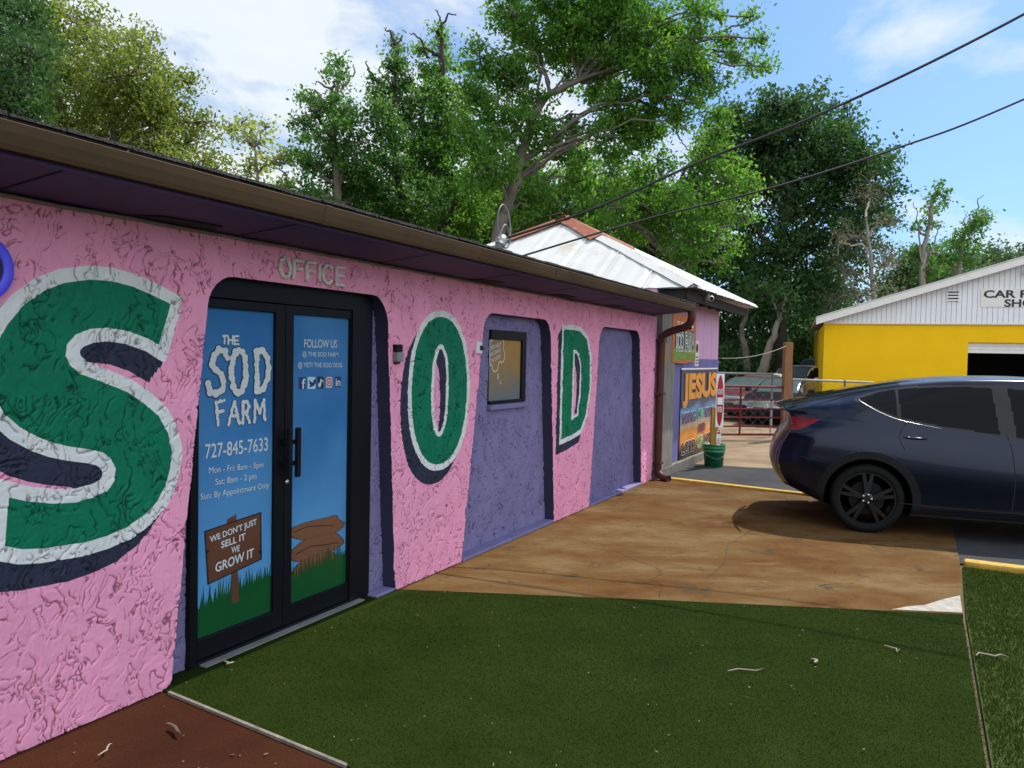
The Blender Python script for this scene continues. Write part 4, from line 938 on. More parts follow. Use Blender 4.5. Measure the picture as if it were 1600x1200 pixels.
MB().prism([(0, -.018, wt), (WD, -.018, wt), (WD, -.018, wt+.1), (xm, -.018, apz-.1), (0, -.018, wt+.1)], (0, .1, 0)).build('gable_backing', mat('grey groove', (.22, .22, .23), .8), shop, local=True)
MB().box((-.02, -.07, wt-.02), (WD+.02, .0, wt+.028)).build('drip_strip', m_wtrim, shop, local=True)
mb = MB(); xl = el[0]
mb.prism([(xl, -.35, za5-.19), (xm, -.35, apz-.19), (xm, -.35, apz), (xl, -.35, za5)], (0, .04, 0)); mb.prism([(WD-xl, -.35, za5-.19), (WD-xl, -.35, za5), (xm, -.35, apz), (xm, -.35, apz-.19)], (0, .04, 0)); mb.build('bargeboard', m_wtrim, shop, local=True)
mb = MB(); mb.prism([(xl, -.36, za5), (xm, -.36, apz), (WD-xl, -.36, za5), (WD-xl, -.36, za5+.05), (xm, -.36, apz+.05), (xl, -.36, za5+.05)], (0, 12.7, 0)); mb.build('roof', m_tinroof, shop, local=True)
v0 = sl(1480, 471); v1 = sl(1497, 456)
mb = MB(); mb.box((v0[0], -.075, v0[1]), (v1[0], -.05, v1[1])); vt = mb.build('gable_vent', m_dark, shop, local=True)
mb = MB()
for k in range(3): z = v0[1]+(v1[1]-v0[1])*(k+.05)/3; mb.obox((v0[0], -.095, z), (v1[0]-v0[0], 0, 0), (0, .03, .05), (0, 0, .02))
mb.box((v0[0]-.03, -.09, v0[1]-.03), (v0[0], -.05, v1[1]+.03)); mb.box((v1[0], -.09, v0[1]-.03), (v1[0]+.03, -.05, v1[1]+.03)); mb.build('vent_slat', m_wtrim, vt, local=True)
s0, s1 = sl(1531, 480), sl(1531, 453)
MB().box((s0[0], -.07, s0[1]), (s0[0]+3.6, -.052, s1[1]+.03)).build('sign_board', m_wtrim, shop, local=True)
mb = MB(); a0 = sl(1536, 466); a1 = sl(1536, 455); cw = sl(1600, 460)[0]-a0[0]
text_on(mb, 'CAR REPAIR', (a0[0], -.075, a0[1]), (2.12, 0, 0), (0, 0, .22), .03); b0 = sl(1568, 480)
text_on(mb, 'SHOP', (b0[0], -.075, b0[1]), (.92, 0, 0), (0, 0, .22), .03); mb.build('lettering', m_printk, shop, local=True)
lq = sl(1599, 425)
MB().lathe([(.001, .0), (.10, .02), (.16, .12), (.06, .16), (.04, .25)], (lq[0]+.1, -.25, lq[1]-.10), 2, 16).build('floodlight', m_wtrim, shop, True, local=True)

# ------------------------------------------------------------------ cars
def curve(pts):
    x, y = np.array(pts, float).T; d = np.diff(y)/np.diff(x); m = np.zeros(len(x)); m[0], m[-1] = d[0], d[-1]
    for i in range(1, len(x)-1): m[i] = 0 if d[i-1]*d[i] <= 0 else 2*d[i-1]*d[i]/(d[i-1]+d[i])
    def f(q):
        q = np.clip(q, x[0], x[-1]); i = np.clip(np.searchsorted(x, q, 'right')-1, 0, len(x)-2); h = x[i+1]-x[i]; t = (q-x[i])/h
        return (2*t**3-3*t**2+1)*y[i]+(t**3-2*t**2+t)*h*m[i]+(-2*t**3+3*t**2)*y[i+1]+(t**3-t**2)*h*m[i+1]
    return f
def car_shell(p, ns, k):
    c = {n: curve(v) for n, v in p['c'].items()}; L = p['L']
    t = np.linspace(0, 1, ns); s = L*(t-.13*np.sin(2*np.pi*t)/(1)*1.0*.9)
    zr, zb, Wd, Wb, Wr, zs = (c[n](s) for n in ('zr', 'zb', 'W', 'Wb', 'Wr', 'zs'))
    zbe = np.minimum(zb, zr-.035); cab = np.clip((zr-zbe)/.28, 0, 1)[:, None]
    wre = (Wb*.80)[:, None]*(1-cab)+Wr[:, None]*cab
    o = np.ones(ns)
    zm = zs+.55*(zbe-zs)
    pts = [(0*o, zs+.02), (Wd*.86, zs), (Wd-.020, zs+.04), (Wd-.003, zs+.28*(zbe-zs)), (Wd, zm), (Wd-.02*o, zs+.82*(zbe-zs)), (Wb+.018, zbe-.022), (Wb, zbe+.002),
           (.5*(Wb+wre[:, 0])+.012, .5*(zbe+zr-.045*cab[:, 0])+.02), (wre[:, 0], zr-.055*cab[:, 0]-.012), (wre[:, 0]-.09, zr-.022*cab[:, 0]-.004), (wre[:, 0]*.5, zr-.003), (0*o, zr)]
    P = np.array([np.stack(q, 1) for q in pts]); rows = []; seg = []
    n = len(P)
    for i in range(n-1):
        p0, p1, p2, p3 = P[max(i-1, 0)], P[i], P[i+1], P[min(i+2, n-1)]
        kk = k if 2 <= i <= 8 else max(3, k//2)
        for j in range(kk):
            u = j/kk; q = .5*((2*p1)+(-p0+p2)*u+(2*p0-5*p1+4*p2-p3)*u*u+(-p0+3*p1-3*p2+p3)*u**3)
            if i in (0,): q = p1+(p2-p1)*u
            rows.append(q); seg.append(i+u)
    rows.append(P[-1]); seg.append(n-1); G = np.array(rows).transpose(1, 0, 2); seg = np.array(seg)
    xr, xf = curve(p['xr']), curve(p['xf'])
    Y, Z = G[..., 0], G[..., 1]; X = np.repeat(s[:, None], G.shape[1], 1)
    dr, df = p.get('dr', .8), p.get('df', .8)
    gr = np.clip(1-X/dr, 0, 1)**2; gf = np.clip(1-(L-X)/df, 0, 1)**2
    X2 = X+gr*(xr(Z)+p.get('pr', .16)*(Y/.9)**4)-gf*(xf(Z)+p.get('pf', .25)*(Y/.9)**3)
    return np.stack([X2, Y, Z], -1), seg
def cap_grid(ring, p, end, nr):      # closes the shell's end with concentric rings
    zc = .5*(ring[:, 2].min()+ring[:, 2].max()); fn = curve(p['xr'] if end == 0 else p['xf']); out = []
    for j in range(nr+1):
        c_ = 1-j/nr; y = ring[:, 1]*c_; z = zc+(ring[:, 2]-zc)*c_; e = (ring[:, 1]/.9)
        if end == 0: x = fn(z)+p.get('pr', .16)*(y/.9)**4
        else: x = p['L']-fn(z)-p.get('pf', .25)*(np.abs(y)/.9)**3
        out.append(np.stack([x, y, z], 1))
    return np.array(out)
def make_car(name, label, mats, p, ns=150, k=7, group=None):
    t = thing(name, (0, 0, 0), label, 'car', group); OFF[t.name] = np.zeros(3)
    G, seg = car_shell(p, ns, k); nv = G.shape[1]
    parts = {}
    def put(kind, quad):
        parts.setdefault(kind, []).append(quad)
    def grid_quads(A, flip):
        q = np.stack([A[:-1, :-1], A[1:, :-1], A[1:, 1:], A[:-1, 1:]], 2).reshape(-1, 4, 3); return q[:, ::-1] if flip else q
    sv = np.repeat(((seg[:-1]+seg[1:])/2)[None], ns-1, 0).reshape(-1)
    G0 = G.copy()
    for side in (1, -1):
        A = G0*np.array([1, side, 1]); q = grid_quads(A, side < 0); c = q.mean(1); x, y, z = c[:, 0], np.abs(c[:, 1]), c[:, 2]
        kind = np.full(len(q), 0)
        low = sv < 7.2
        clad = low & (z < p['zcl'](x)); kind[clad] = 1
        for xa in p['axles']:
            d = np.hypot(x-xa, z-p['rw']); kind[low & (sv > .95) & (d < p['ra']+p['arch'])] = 1; kind[low & (sv > .95) & (d < p['ra'])] = -1
        gh = (sv > 7.0) & (sv < 9.35)
        kind[gh & inpoly(x, z, p['dlo'])] = 2
        for w_ in p['wins']: kind[gh & inpoly(x, z, w_)] = 3
        if 'ws' in p: kind[(sv > 8.9+p.get('wsv', .25)) & (x > p['ws'][0]) & (x < p['ws'][1])] = 4
        if 'rg' in p: kind[(sv > 9.3) & (x > p['rg'][0]) & (x < p['rg'][1])] = 8
        if 'tl' in p: kind[(sv < 9) & (x < p['L']/2) & inpoly(x, z, p['tl'])] = 5
        if 'hl' in p: kind[(sv < 12) & (x > p['L']/2) & inpoly(x, z, p['hl'])] = 6
        K2 = kind.reshape(ns-1, nv-1); pk = np.full((ns+1, nv+1), -9); pk[1:ns, 1:nv] = K2
        qk = np.stack([pk[:-1, :-1], pk[1:, :-1], pk[1:, 1:], pk[:-1, 1:]]); bnd = (np.where(qk == -9, 99, qk).min(0) != np.where(qk == -9, -99, qk).max(0))
        A = A.copy()
        for xa in p['axles']:
            dx_, dz_ = A[..., 0]-xa, A[..., 2]-p['rw']; dd_ = np.hypot(dx_, dz_)
            for r_ in {p['ra'], p['ra']+p['arch']}:
                mm = bnd & (np.abs(dd_-r_) < .014); s_ = r_/np.maximum(dd_, 1e-6)
                A[..., 0] = np.where(mm, xa+dx_*s_, A[..., 0]); A[..., 2] = np.where(mm, p['rw']+dz_*s_, A[..., 2])
        q = grid_quads(A, side < 0)
        for e, sgn in ((0, 1), (1, -1)):
            C_ = cap_grid(G[0 if e == 0 else -1], p, e, 26)*np.array([1, side, 1]); qc = grid_quads(C_, (side < 0) != (e == 1)); cc = qc.mean(1); kc = np.zeros(len(qc), int)
            yy, z2 = np.abs(cc[:, 1]), cc[:, 2]; kc[z2 < p['zcl'](cc[:, 0])+(.03 if e == 0 else -.02)] = 1
            if e == 0 and 'tlc' in p: a_, b_, c1_, c2_ = p['tlc']; kc[(yy > a_) & (yy < b_) & (z2 > c1_) & (z2 < c2_)] = 5
            if e == 1 and 'hlc' in p: a_, b_, c1_, c2_ = p['hlc']; kc[(yy > a_) & (yy < b_) & (z2 > c1_) & (z2 < c2_)] = 6
            if e == 1 and 'gr' in p: a_, c1_, c2_ = p['gr']; kc[(yy < a_) & (z2 > c1_) & (z2 < c2_)] = 7
            for j in range(8):
                if (kc == j).any(): put((j, side if j in (3, 5, 6) else 0), qc[kc == j])
        for j in range(9):
            if (kind == j).any(): put((j, side if j in (3, 5, 6) else 0), q[kind == j])
    NM = {0: 'body', 1: 'lower_cladding', 2: 'window_trim', 3: 'side_window', 4: 'windscreen', 5: 'tail_light', 6: 'headlight', 7: 'grille', 8: 'rear_window'}; mats = {**mats, 8: mats[4]}
    for (j, s_), qs in sorted(parts.items()):
        q = np.concatenate(qs); v = q.reshape(-1, 3); key = np.round(v, 5); u, inv = np.unique(key, axis=0, return_inverse=True); f = inv.reshape(-1, 4)
        ok = np.array([len(set(r)) == 4 for r in f.tolist()]); o = npmesh(NM[j], u, f[ok], mats[j], t, True)
        tri = f[~ok]; tri = [list(dict.fromkeys(r)) for r in tri.tolist()]; tri = [r for r in tri if len(r) == 3]
        if tri:
            me = bpy.data.meshes.new(NM[j]); me.from_pydata(u.tolist(), [], f[ok].tolist()+tri); me.materials.append(mats[j])
            me.polygons.foreach_set('use_smooth', np.ones(len(me.polygons), bool)); o.data = me
    # wheel wells and wheels
    tw = p.get('tw', .24); yo = p['yw']; rw = p['rw']
    first = True
    for xa in p['axles']:
        for side in (1, -1):
            wm = MB(); aa = np.linspace(-.12, math.pi+.12, 25); ro = p['ra']+.012
            vv = [(xa+r_*math.cos(q), side*y_, rw+r_*math.sin(q)) for r_, y_ in ((ro, yo-.02), (ro+.005, yo-.42), (.01, yo-.42)) for q in aa]
            wm.add(vv, [(i*25+j, i*25+j+1, (i+1)*25+j+1, (i+1)*25+j) for i in (0, 1) for j in range(24)]); wm.build('wheel_well', m_clad, t, True)
            w = bpy.data.objects.new('wheel', None); col.objects.link(w); w.parent = t; w.location = (xa, side*yo, rw); OFF[w.name] = np.zeros(3)
            if side > 0: w.rotation_euler.z = math.pi
            if first:
                tm = MB(); ri = p['rim']; tm.lathe([(ri, -tw+.01), (ri+.02, -tw), (rw-.03, -tw), (rw, -tw+.035), (rw, -.035), (rw-.012, -.012), (rw-.03, 0), (ri+.03, .006), (ri+.006, .002), (ri, -.012)], (0, 0, 0), 1, 48)
                ty = tm.build('tyre', m_tyre, w, True, True); ty.scale = (1, -1, 1)
                rm = MB(); rm.lathe([(ri+.004, .0), (ri+.004, .012), (ri-.014, .012), (ri-.022, .05), (ri-.03, .2)], (0, 0, 0), 1, 48); rm.lathe([(.001, .006), (.035, .006), (.06, .02), (.07, .06)], (0, 0, 0), 1, 24)
                nsp = p.get('nsp', 5)
                for j in range(nsp):
                    for dlt in p.get('split', (-.16, .16)):
                        a0 = 2*math.pi*j/nsp+.3; a1 = a0+dlt
                        A_ = np.array([.055*math.cos(a0), .018, .055*math.sin(a0)]); B_ = np.array([(ri-.015)*math.cos(a1), .022, (ri-.015)*math.sin(a1)])
                        dv = B_-A_; n_ = np.cross(dv, (0, 1, 0)); n_ /= np.linalg.norm(n_); w0, w1 = .022, .016
                        rm.add([A_-n_*w0, B_-n_*w1, B_+n_*w1, A_+n_*w0, A_-n_*w0*1.2+np.array([0, .035, 0]), B_-n_*w1*1.2+np.array([0, .03, 0]), B_+n_*w1*1.2+np.array([0, .03, 0]), A_+n_*w0*1.2+np.array([0, .035, 0])], [(0, 1, 2, 3), (0, 4, 5, 1), (2, 6, 7, 3), (4, 7, 6, 5)])
                rmo = rm.build('rim', p.get('rimmat', m_rim), w, False, True)
                br = MB(); br.lathe([(.001, .09), (.17, .09), (.17, .11)], (0, 0, 0), 1, 32); br.box((-.16, .06, -.05), (-.09, .12, .10)); bro = br.build('brake', m_clad, w, False, True)
                lug = MB()
                for j in range(5): a0 = 2*math.pi*j/5; lug.lathe([(.001, .004), (.010, .006), (.011, .02)], (.042*math.cos(a0), 0, .042*math.sin(a0)), 1, 8)
                lgo = lug.build('lug_nuts', m_silver, w, False, True); proto = (ty, rmo, bro, lgo); first = False
            else:
                for o in proto: c2 = o.copy(); col.objects.link(c2); c2.parent = w
    # surface lookup for seams and handles
    S = G.reshape(-1, 3)[np.tile((seg > 1.5) & (seg < 9.6), ns)]
    def onsurf(x, z, side, off=.0):
        d = (S[:, 0]-x)**2+(S[:, 2]-z)**2; i = np.argsort(d)[:6]; w_ = 1/(d[i]+1e-6); y = (S[i, 1]*w_).sum()/w_.sum(); return np.array([x, side*(y+off), z])
    for ln in p.get('seams', []):
        for side in (1, -1):
            P = spline(ln, 8, False); c = [onsurf(x, z, side, .0015) for x, z in P]; T = np.gradient(P, axis=0); N_ = np.stack([-T[:, 1], T[:, 0]], 1); N_ /= np.linalg.norm(N_, axis=1)[:, None]+1e-9
            v_ = [q+np.array([n_[0], 0, n_[1]])*.004 for q, n_ in zip(c, N_)]+[q-np.array([n_[0], 0, n_[1]])*.004 for q, n_ in zip(c, N_)]; n = len(c)
            MB().add(v_, [(i, i+1, n+i+1, n+i) for i in range(n-1)]).build('panel_gap', m_seam, t)
    for x, z in p.get('handles', []):
        for side in (1, -1):
            a = onsurf(x, z, side, .002); b_ = onsurf(x+.22, z-.008, side, .002); MB().tube([a, a*.7+b_*.3+np.array([0, side*.006, -.004]), a*.3+b_*.7+np.array([0, side*.006, -.004]), b_], [.004, .013, .013, .004], 8).build('handle', mats[0], t, True)
            MB().tube([a+np.array([0, side*.001, -.016]), b_+np.array([0, side*.001, -.016])], .004, 6).build('handle_gap', m_seam, t)
    if 'mirror' in p:
        for side in (1, -1):
            x, y, z = p['mirror']; mb = MB(); mb.lathe([(.001, -.06), (.05, -.05), (.075, 0), (.07, .05), (.001, .06)], (0, 0, 0), 0, 14); o = mb.build('wing_mirror', mats[0], t, True, True); o.location = (x, side*y, z); o.scale = (.9, 1.35, .95)
    return t, onsurf
def place(t, loc, rz): t.location = loc; t.rotation_euler.z = rz

pY = dict(L=4.75, c=dict(
    zr=[(0, 1.222), (.10, 1.25), (.45, 1.345), (.9, 1.455), (1.4, 1.545), (1.9, 1.592), (2.35, 1.60), (2.8, 1.56), (3.2, 1.42), (3.6, 1.20), (3.85, 1.05), (4.1, .98), (4.4, .90), (4.6, .80), (4.75, .68)],
    zb=[(0, 1.10), (.5, 1.13), (1.2, 1.10), (2, 1.02), (3, .95), (3.8, .92), (4.75, .6)],
    W=[(0, .80), (.15, .87), (.4, .93), (.95, .965), (1.6, .945), (2.4, .94), (3.2, .945), (3.8, .96), (4.3, .92), (4.6, .84), (4.75, .72)],
    Wb=[(0, .66), (.3, .76), (.6, .82), (.95, .865), (2.4, .86), (3.7, .84), (4.75, .6)],
    Wr=[(0, .54), (.5, .57), (1.2, .60), (2.3, .62), (3.2, .58), (3.8, .6), (4.75, .5)],
    zs=[(0, .40), (.2, .32), (.5, .25), (1, .2), (3.8, .2), (4.5, .22), (4.75, .28)]),
    xr=[(.2, .46), (.3, .26), (.42, .11), (.55, .03), (.68, 0), (.82, .03), (.95, .10), (1.06, .165), (1.15, .165), (1.19, .10), (1.23, .05)], xf=[(.2, .1), (.4, .02), (.55, 0), (.7, .08), (.9, .4)],
    axles=(.95, 3.84), rw=.345, ra=.405, arch=.075, rim=.265, yw=.93, nsp=5, dr=.85,
    zcl=lambda x: np.where((x > 1.2) & (x < 3.5), .27, np.where(x < .95, .40-.05*(x/.95), .30)),
    dlo=spline([(.82, 1.34), (1.07, 1.43), (1.35, 1.478), (1.75, 1.505), (2.15, 1.505), (2.55, 1.475), (2.95, 1.385), (3.35, 1.20), (3.68, 1.00), (3.6, .965), (3.0, .955), (2.5, .985), (2.05, 1.03), (1.6, 1.085), (1.24, 1.15), (1.05, 1.215), (.92, 1.28)], 5),
    wins=[np.array([(.86, 1.338), (1.07, 1.415), (1.205, 1.443), (1.205, 1.175), (1.05, 1.235), (.94, 1.29)]), np.array([(1.23, 1.445), (1.37, 1.462), (1.75, 1.488), (2.05, 1.49), (2.10, 1.04), (1.6, 1.102), (1.24, 1.168)]), np.array([(2.19, 1.488), (2.5, 1.46), (2.93, 1.37), (3.3, 1.2), (3.5, 1.07), (3.5, .98), (3.0, .97), (2.5, 1.0), (2.24, 1.025)])],
    ws=(2.75, 3.85), wsv=.4, rg=(.22, 1.25), tl=np.array([(.0, 1.02), (.05, 1.12), (.2, 1.128), (.50, 1.115), (.40, 1.06), (.28, 1.00), (.12, .985)]), tlc=(.52, .95, .985, 1.10), hl=np.array([(3.95, .90), (4.3, .86), (4.7, .72), (4.7, .66), (4.4, .72), (4.1, .82)]), hlc=(.45, .8, .62, .72),
    seams=[[(1.30, 1.135), (1.235, 1.04), (1.225, .95), (1.27, .86)], [(2.16, 1.03), (2.19, .9), (2.22, .6), (2.20, .30)], [(3.42, .95), (3.50, .80), (3.48, .45), (3.40, .28)], [(.22, 1.135), (.40, 1.24), (.66, 1.325), (.95, 1.42)], [(.30, .73), (.45, .71), (.56, .69)], [(1.25, .33), (2.0, .31), (3.3, .31)]],
    handles=[(1.25, .985), (2.40, .955)], mirror=(3.15, .99, 1.05))
m_ptrim = mat('satin black trim', (.012, .012, .013), .3, spec=.3)
m_cpaint = paint('dark blue metallic paint', (.005, .008, .023), .2, .6)
m_cpaint.node_tree.nodes['Principled BSDF'].inputs['Coat Weight'].default_value = .22
matsY = {0: m_cpaint, 1: m_clad, 2: m_ptrim, 3: m_glass, 4: m_glass, 5: m_red, 6: m_chrome, 7: m_clad}
AL = R(19)
carY, osf = make_car('parked_car', 'dark metallic blue crossover car parked half on the rusty concrete pad', matsY, pY, 560, 20)
phi = TH-AL; cp = onz(1352, 831); cx = np.array([math.cos(phi), math.sin(phi)]); cyv = np.array([-math.sin(phi), math.cos(phi)])
loc = cp[:2]-cx*.95+cyv*.87
place(carY, (loc[0], loc[1], .0), phi)
# silver tube standing in for a reflected highlight along the window sill, badge-free; rear plate, parting lines
for side in (1, -1):
    P = spline([(.86, 1.325), (.94, 1.272), (1.06, 1.208), (1.24, 1.143), (1.6, 1.078)], 6, False)
    MB().tube([osf(x, z, side, .004) for x, z in P], .004, 6).build('sill_glint', m_silver, carY, True)
MB().box((.075, -.26, .80), (.09, .26, .92)).build('rear_plate', m_clad, carY)
MB().tube([(.04+.12*(abs(y)/.8)**2, y, 1.223) for y in np.linspace(-.74, .74, 15)], [.008]+[.016]*13+[.008], 8).build('spoiler', m_cpaint, carY, True)
MB().tube([(.62, -.55, .22), (.8, -.5, .19), (3.8, -.5, .19), (3.8, .5, .19), (.8, .5, .19), (.62, .55, .22)], .04, 6).build('underbody', m_clad, carY)

def wagon(hr=1.46, hood=.95, L=4.5, rear='wagon'):
    zr = [(0, hr-.38), (.12, hr-.14), (.5, hr-.05), (1.4, hr), (2.2, hr-.005), (2.6, hr-.06), (3.2, hood+.10), (3.4, hood+.02), (4.0, hood-.06), (4.35, hood-.18), (L, hood-.36)] if rear == 'wagon' else [(0, hood-.06), (.3, hood+.02), (.75, hood+.06), (1.3, hr-.07), (1.7, hr), (2.2, hr-.01), (2.6, hr-.08), (3.2, hood+.08), (3.4, hood), (4.0, hood-.06), (4.35, hood-.18), (L, hood-.36)]
    zb = [(0, hood-.02), (2, hood), (3.4, hood-.03), (4, hood-.08), (L, hood-.4)]; b = hood+.035; tp = hr-.09
    rearx = .35 if rear == 'wagon' else 1.05
    return dict(L=L, c=dict(zr=zr, zb=zb, W=[(0, .76), (.3, .86), (1, .89), (3.5, .89), (4.2, .83), (L, .68)], Wb=[(0, .7), (.4, .79), (3.5, .79), (L, .56)], Wr=[(0, .52), (.6, .60), (2.3, .60), (3.3, .6), (L, .5)], zs=[(0, .32), (.5, .2), (4, .2), (L, .27)]),
        xr=[(.2, .1), (.5, 0), (.9, .05), (1.2, .15), (1.5, .3)], xf=[(.2, .1), (.4, .0), (.6, .02), (.8, .12)], axles=(.85, 3.55), rw=.32, ra=.37, arch=.0, rim=.22, yw=.87, zcl=lambda x: np.full(np.shape(x), .26),
        dlo=np.array([(rearx, b), (rearx+.15, tp), (2.35, tp), (2.75, tp-.1), (3.2, b), (3.2, b-.02), (rearx, b-.02)]), wins=[np.array([(rearx+.05, b+.01), (rearx+.18, tp-.03), (1.42, tp-.03), (1.42, b+.01)]), np.array([(1.5, b+.01), (1.5, tp-.03), (2.33, tp-.03), (2.7, tp-.12), (3.1, b+.01)])],
        ws=(2.42, 3.3), wsv=.35, rg=((.02, .3) if rear == 'wagon' else (.8, 1.35)), tl=np.array([(0, .7), (0, .9), (.2, .9), (.2, .7)]), hl=np.array([(4.02, hood-.15), (4.3, hood-.17), (4.6, hood-.24), (4.6, hood-.38), (4.2, hood-.32)]), hlc=(.36, .7, hood-.40, hood-.24), gr=(.30, hood-.42, hood-.27), mirror=(2.95, .92, b+.06), pf=.22)
m_grille = mat('black grille', (.012, .012, .012), .5)
def yard_car(label, px, d, heading, pr, colr, sc_, rough=.3):
    pm = paint('car paint', colr, rough, .1); pm.node_tree.nodes['Principled BSDF'].inputs['Coat Weight'].default_value = .05; pm.node_tree.nodes['Principled BSDF'].inputs['Specular IOR Level'].default_value = (0. if max(colr) < .05 else .25); pm.node_tree.nodes['Principled BSDF'].inputs['Roughness'].default_value = (.5 if max(colr) < .05 else rough)
    t, on_ = make_car('yard_car', label, {0: pm, 1: m_clad, 2: m_clad, 3: m_glass, 4: m_cleargl, 5: m_red, 6: m_silver, 7: m_grille}, pr, 90, 4, 'cars stored behind the gate')
    P = dep(px, 650, d); a = TH+math.pi+heading          # heading 0 drives to the left of the picture, +90 towards the camera
    hx_ = np.array([math.cos(a), math.sin(a)]); t.scale = (sc_,)*3
    c_ = P[:2]-hx_*pr['L']*sc_*1.0
    place(t, (c_[0], c_[1], -.03), a); return t
bk = yard_car('black estate car with a chrome badge nosed up to the red gate', 1196, 20.2, R(58), wagon(1.40, .93), (.014, .013, .016), .92)
MB().lathe([(.001, .0), (.05, .006), (.065, .012), (.072, 0)], (4.50, 0, .60), 0, 18).build('nose_badge', m_chrome, bk, True)
yard_car('tan silver saloon between the red car and the black estate car', 1168, 23.5, R(60), wagon(1.42, .95, rear='saloon'), (.42, .40, .36), .95)
yard_car('dark red saloon just beyond the left end of the red gate', 1128, 22.0, R(52), wagon(1.38, .95, rear='saloon'), (.09, .018, .022), .92)
yard_car('white estate car with a roof rack behind the tall timber post', 1206, 26.5, R(48), wagon(1.62, 1.05), (.62, .62, .62), 1.0)
yard_car('white pickup with a camper top parked farthest back by the yellow wall', 1222, 32.0, R(30), wagon(1.95, 1.2), (.62, .63, .65), 1.0)

# ------------------------------------------------------------------ trees
def leaves(cent, rad, n, size, flat_=.7):
    m = len(cent); N_ = m*n; c = np.repeat(cent, n, 0); r = np.repeat(rad, n)
    d = rng.normal(0, .48, (N_, 3))*r[:, None]; d[:, 2] *= flat_; c = c+d
    u = rng.normal(0, 1, (N_, 3)); u[:, 2] -= .35; u /= np.linalg.norm(u, axis=1)[:, None]
    a = rng.normal(0, 1, (N_, 3)); a[:, 2] += .5; w = np.cross(u, a); w /= np.linalg.norm(w, axis=1)[:, None]+1e-9
    s = size*(.6+.8*rng.random(N_))[:, None]
    v = np.stack([c-u*s*.5, c+w*s*.27+u*s*.05, c+u*s*.5, c-w*s*.27+u*s*.05], 1).reshape(-1, 3)
    return v, np.arange(N_*4).reshape(-1, 4)
def tree(name, label, trunk, blobs, d, lm, bark, size=.13, n=48, dens=1., cl=.42, limb=.07, twig=.018, group=None, cat='tree', bare=(), ntw=5, r0t=.16, squash=1.):
    T = []
    for q in trunk:
        px, py = q[:2]; dd = q[2] if len(q) > 2 else d; T.append(dep(px, py, dd))
    base = T[0].copy(); base[2] = -.1; T = [base]+T[(1 if T[0][2] < 1 else 0):]
    root = thing(name, tuple(base), label, cat, group)
    rr = np.linspace(r0t, r0t*.32, len(T)); tm = MB(); TS = spline(T, 5, False); TS[1:-1] += rng.normal(0, r0t*.18, (len(TS)-2, 3)); tm.tube(TS, np.interp(np.linspace(0, 1, len(TS)), np.linspace(0, 1, len(T)), rr), 9)
    tm.build('trunk', bark, root, True)
    lim = MB(); cents, rads = [], []
    for b in blobs:
        px, py, rp = b[:3]; dd = d+(b[3] if len(b) > 3 else rng.normal(0, .8)); C_ = dep(px, py, dd); Rm = rp*dd/F
        low = [i for i in range(len(TS)) if TS[i][2] < C_[2]+.1] or [len(TS)-1]
        i0 = min(low, key=lambda i: np.linalg.norm((TS[i]-C_)*np.array([1, 1, .8]))+max(0, TS[i][2]-C_[2]+.4*np.linalg.norm((TS[i]-C_)[:2])))
        s = TS[i0]; mid = (s+C_)/2+np.array([0, 0, .12*np.linalg.norm(C_-s)])+rng.normal(0, .12, 3); Ls = spline([s, mid, C_], 5, False); Ls[1:-1] += rng.normal(0, .05, (len(Ls)-2, 3))
        lim.tube(Ls, np.linspace(limb, limb*.35, len(Ls)), 6, False)
        nc = max(3, int(dens*9*(Rm/cl)**2*.62))
        q = rng.normal(0, 1, (nc, 3)); q /= np.linalg.norm(q, axis=1)[:, None]; q *= (rng.random(nc)**.5)[:, None]*Rm*1.1; q[:, 2] *= squash; K = C_+q
        cents.append(K); rads.append(cl*(.6+.7*rng.random(nc)))
        for k in K[:ntw+int(nc*.25)]:
            m_ = (C_+k)/2+rng.normal(0, .12, 3); lim.tube([C_, m_, k], [twig*1.5, twig, twig*.5], 4, False)
    for ln in bare:
        P = [dep(*q[:2], q[2] if len(q) > 2 else d) for q in ln]; P = spline(P, 5, False); P[1:-1] += rng.normal(0, .03, (len(P)-2, 3)); lim.tube(P, np.linspace(min(limb*1.0, .05), min(limb*.25, .012), len(P)), 6, False)
    lim.build('limbs', bark, root, True)
    cents = np.vstack(cents); rads = np.concatenate(rads); v, f = leaves(cents, rads, n, size)
    npmesh('crown', v, f, lm, root, off=OFF[root.name]); return root
tg = 'trees standing behind the buildings'
tree('oak_tree', 'dark tree crown at the top left corner above the office roof', [(-130, 620), (-120, 300), (-90, 120)], [(-60, 60, 110), (-10, 130, 80), (10, 20, 70), (-90, 190, 90), (0, 190, 50), (40, 90, 40), (-40, -60, 100), (30, 150, 40)], 15, l_dark, m_dbark, .09, 60, 1.3, .32, group=tg)
tree('oak_tree', 'broad yellow green oak behind the left half of the office roof', [(190, 640), (185, 300), (175, 180), (150, 60)], [(120, 110, 70), (95, 60, 55), (200, 120, 65), (255, 150, 45), (180, 200, 80), (290, 225, 42), (100, 200, 80), (245, 230, 65), (60, 130, 50), (140, 40, 38), (300, 130, 22), (215, 70, 30), (330, 265, 32), (150, 265, 70), (275, 280, 55), (180, 120, 60), (230, 180, 55), (60, 230, 60), (80, 20, 35), (360, 290, 30), (315, 190, 26)], 21, l_yellow, m_bark, .11, 52, 1.25, .40, group=tg)
tree('sapling_tree', 'thin pale spring green young tree between two darker trees', [(405, 640), (402, 300), (398, 230)], [(400, 225, 32), (370, 215, 20), (430, 250, 28), (355, 200, 12), (445, 270, 20), (390, 270, 30), (415, 200, 14), (425, 290, 25), (380, 190, 10), (455, 245, 12)], 24, l_pale, m_pbark, .15, 22, .9, .40, limb=.035, r0t=.08, group=tg)
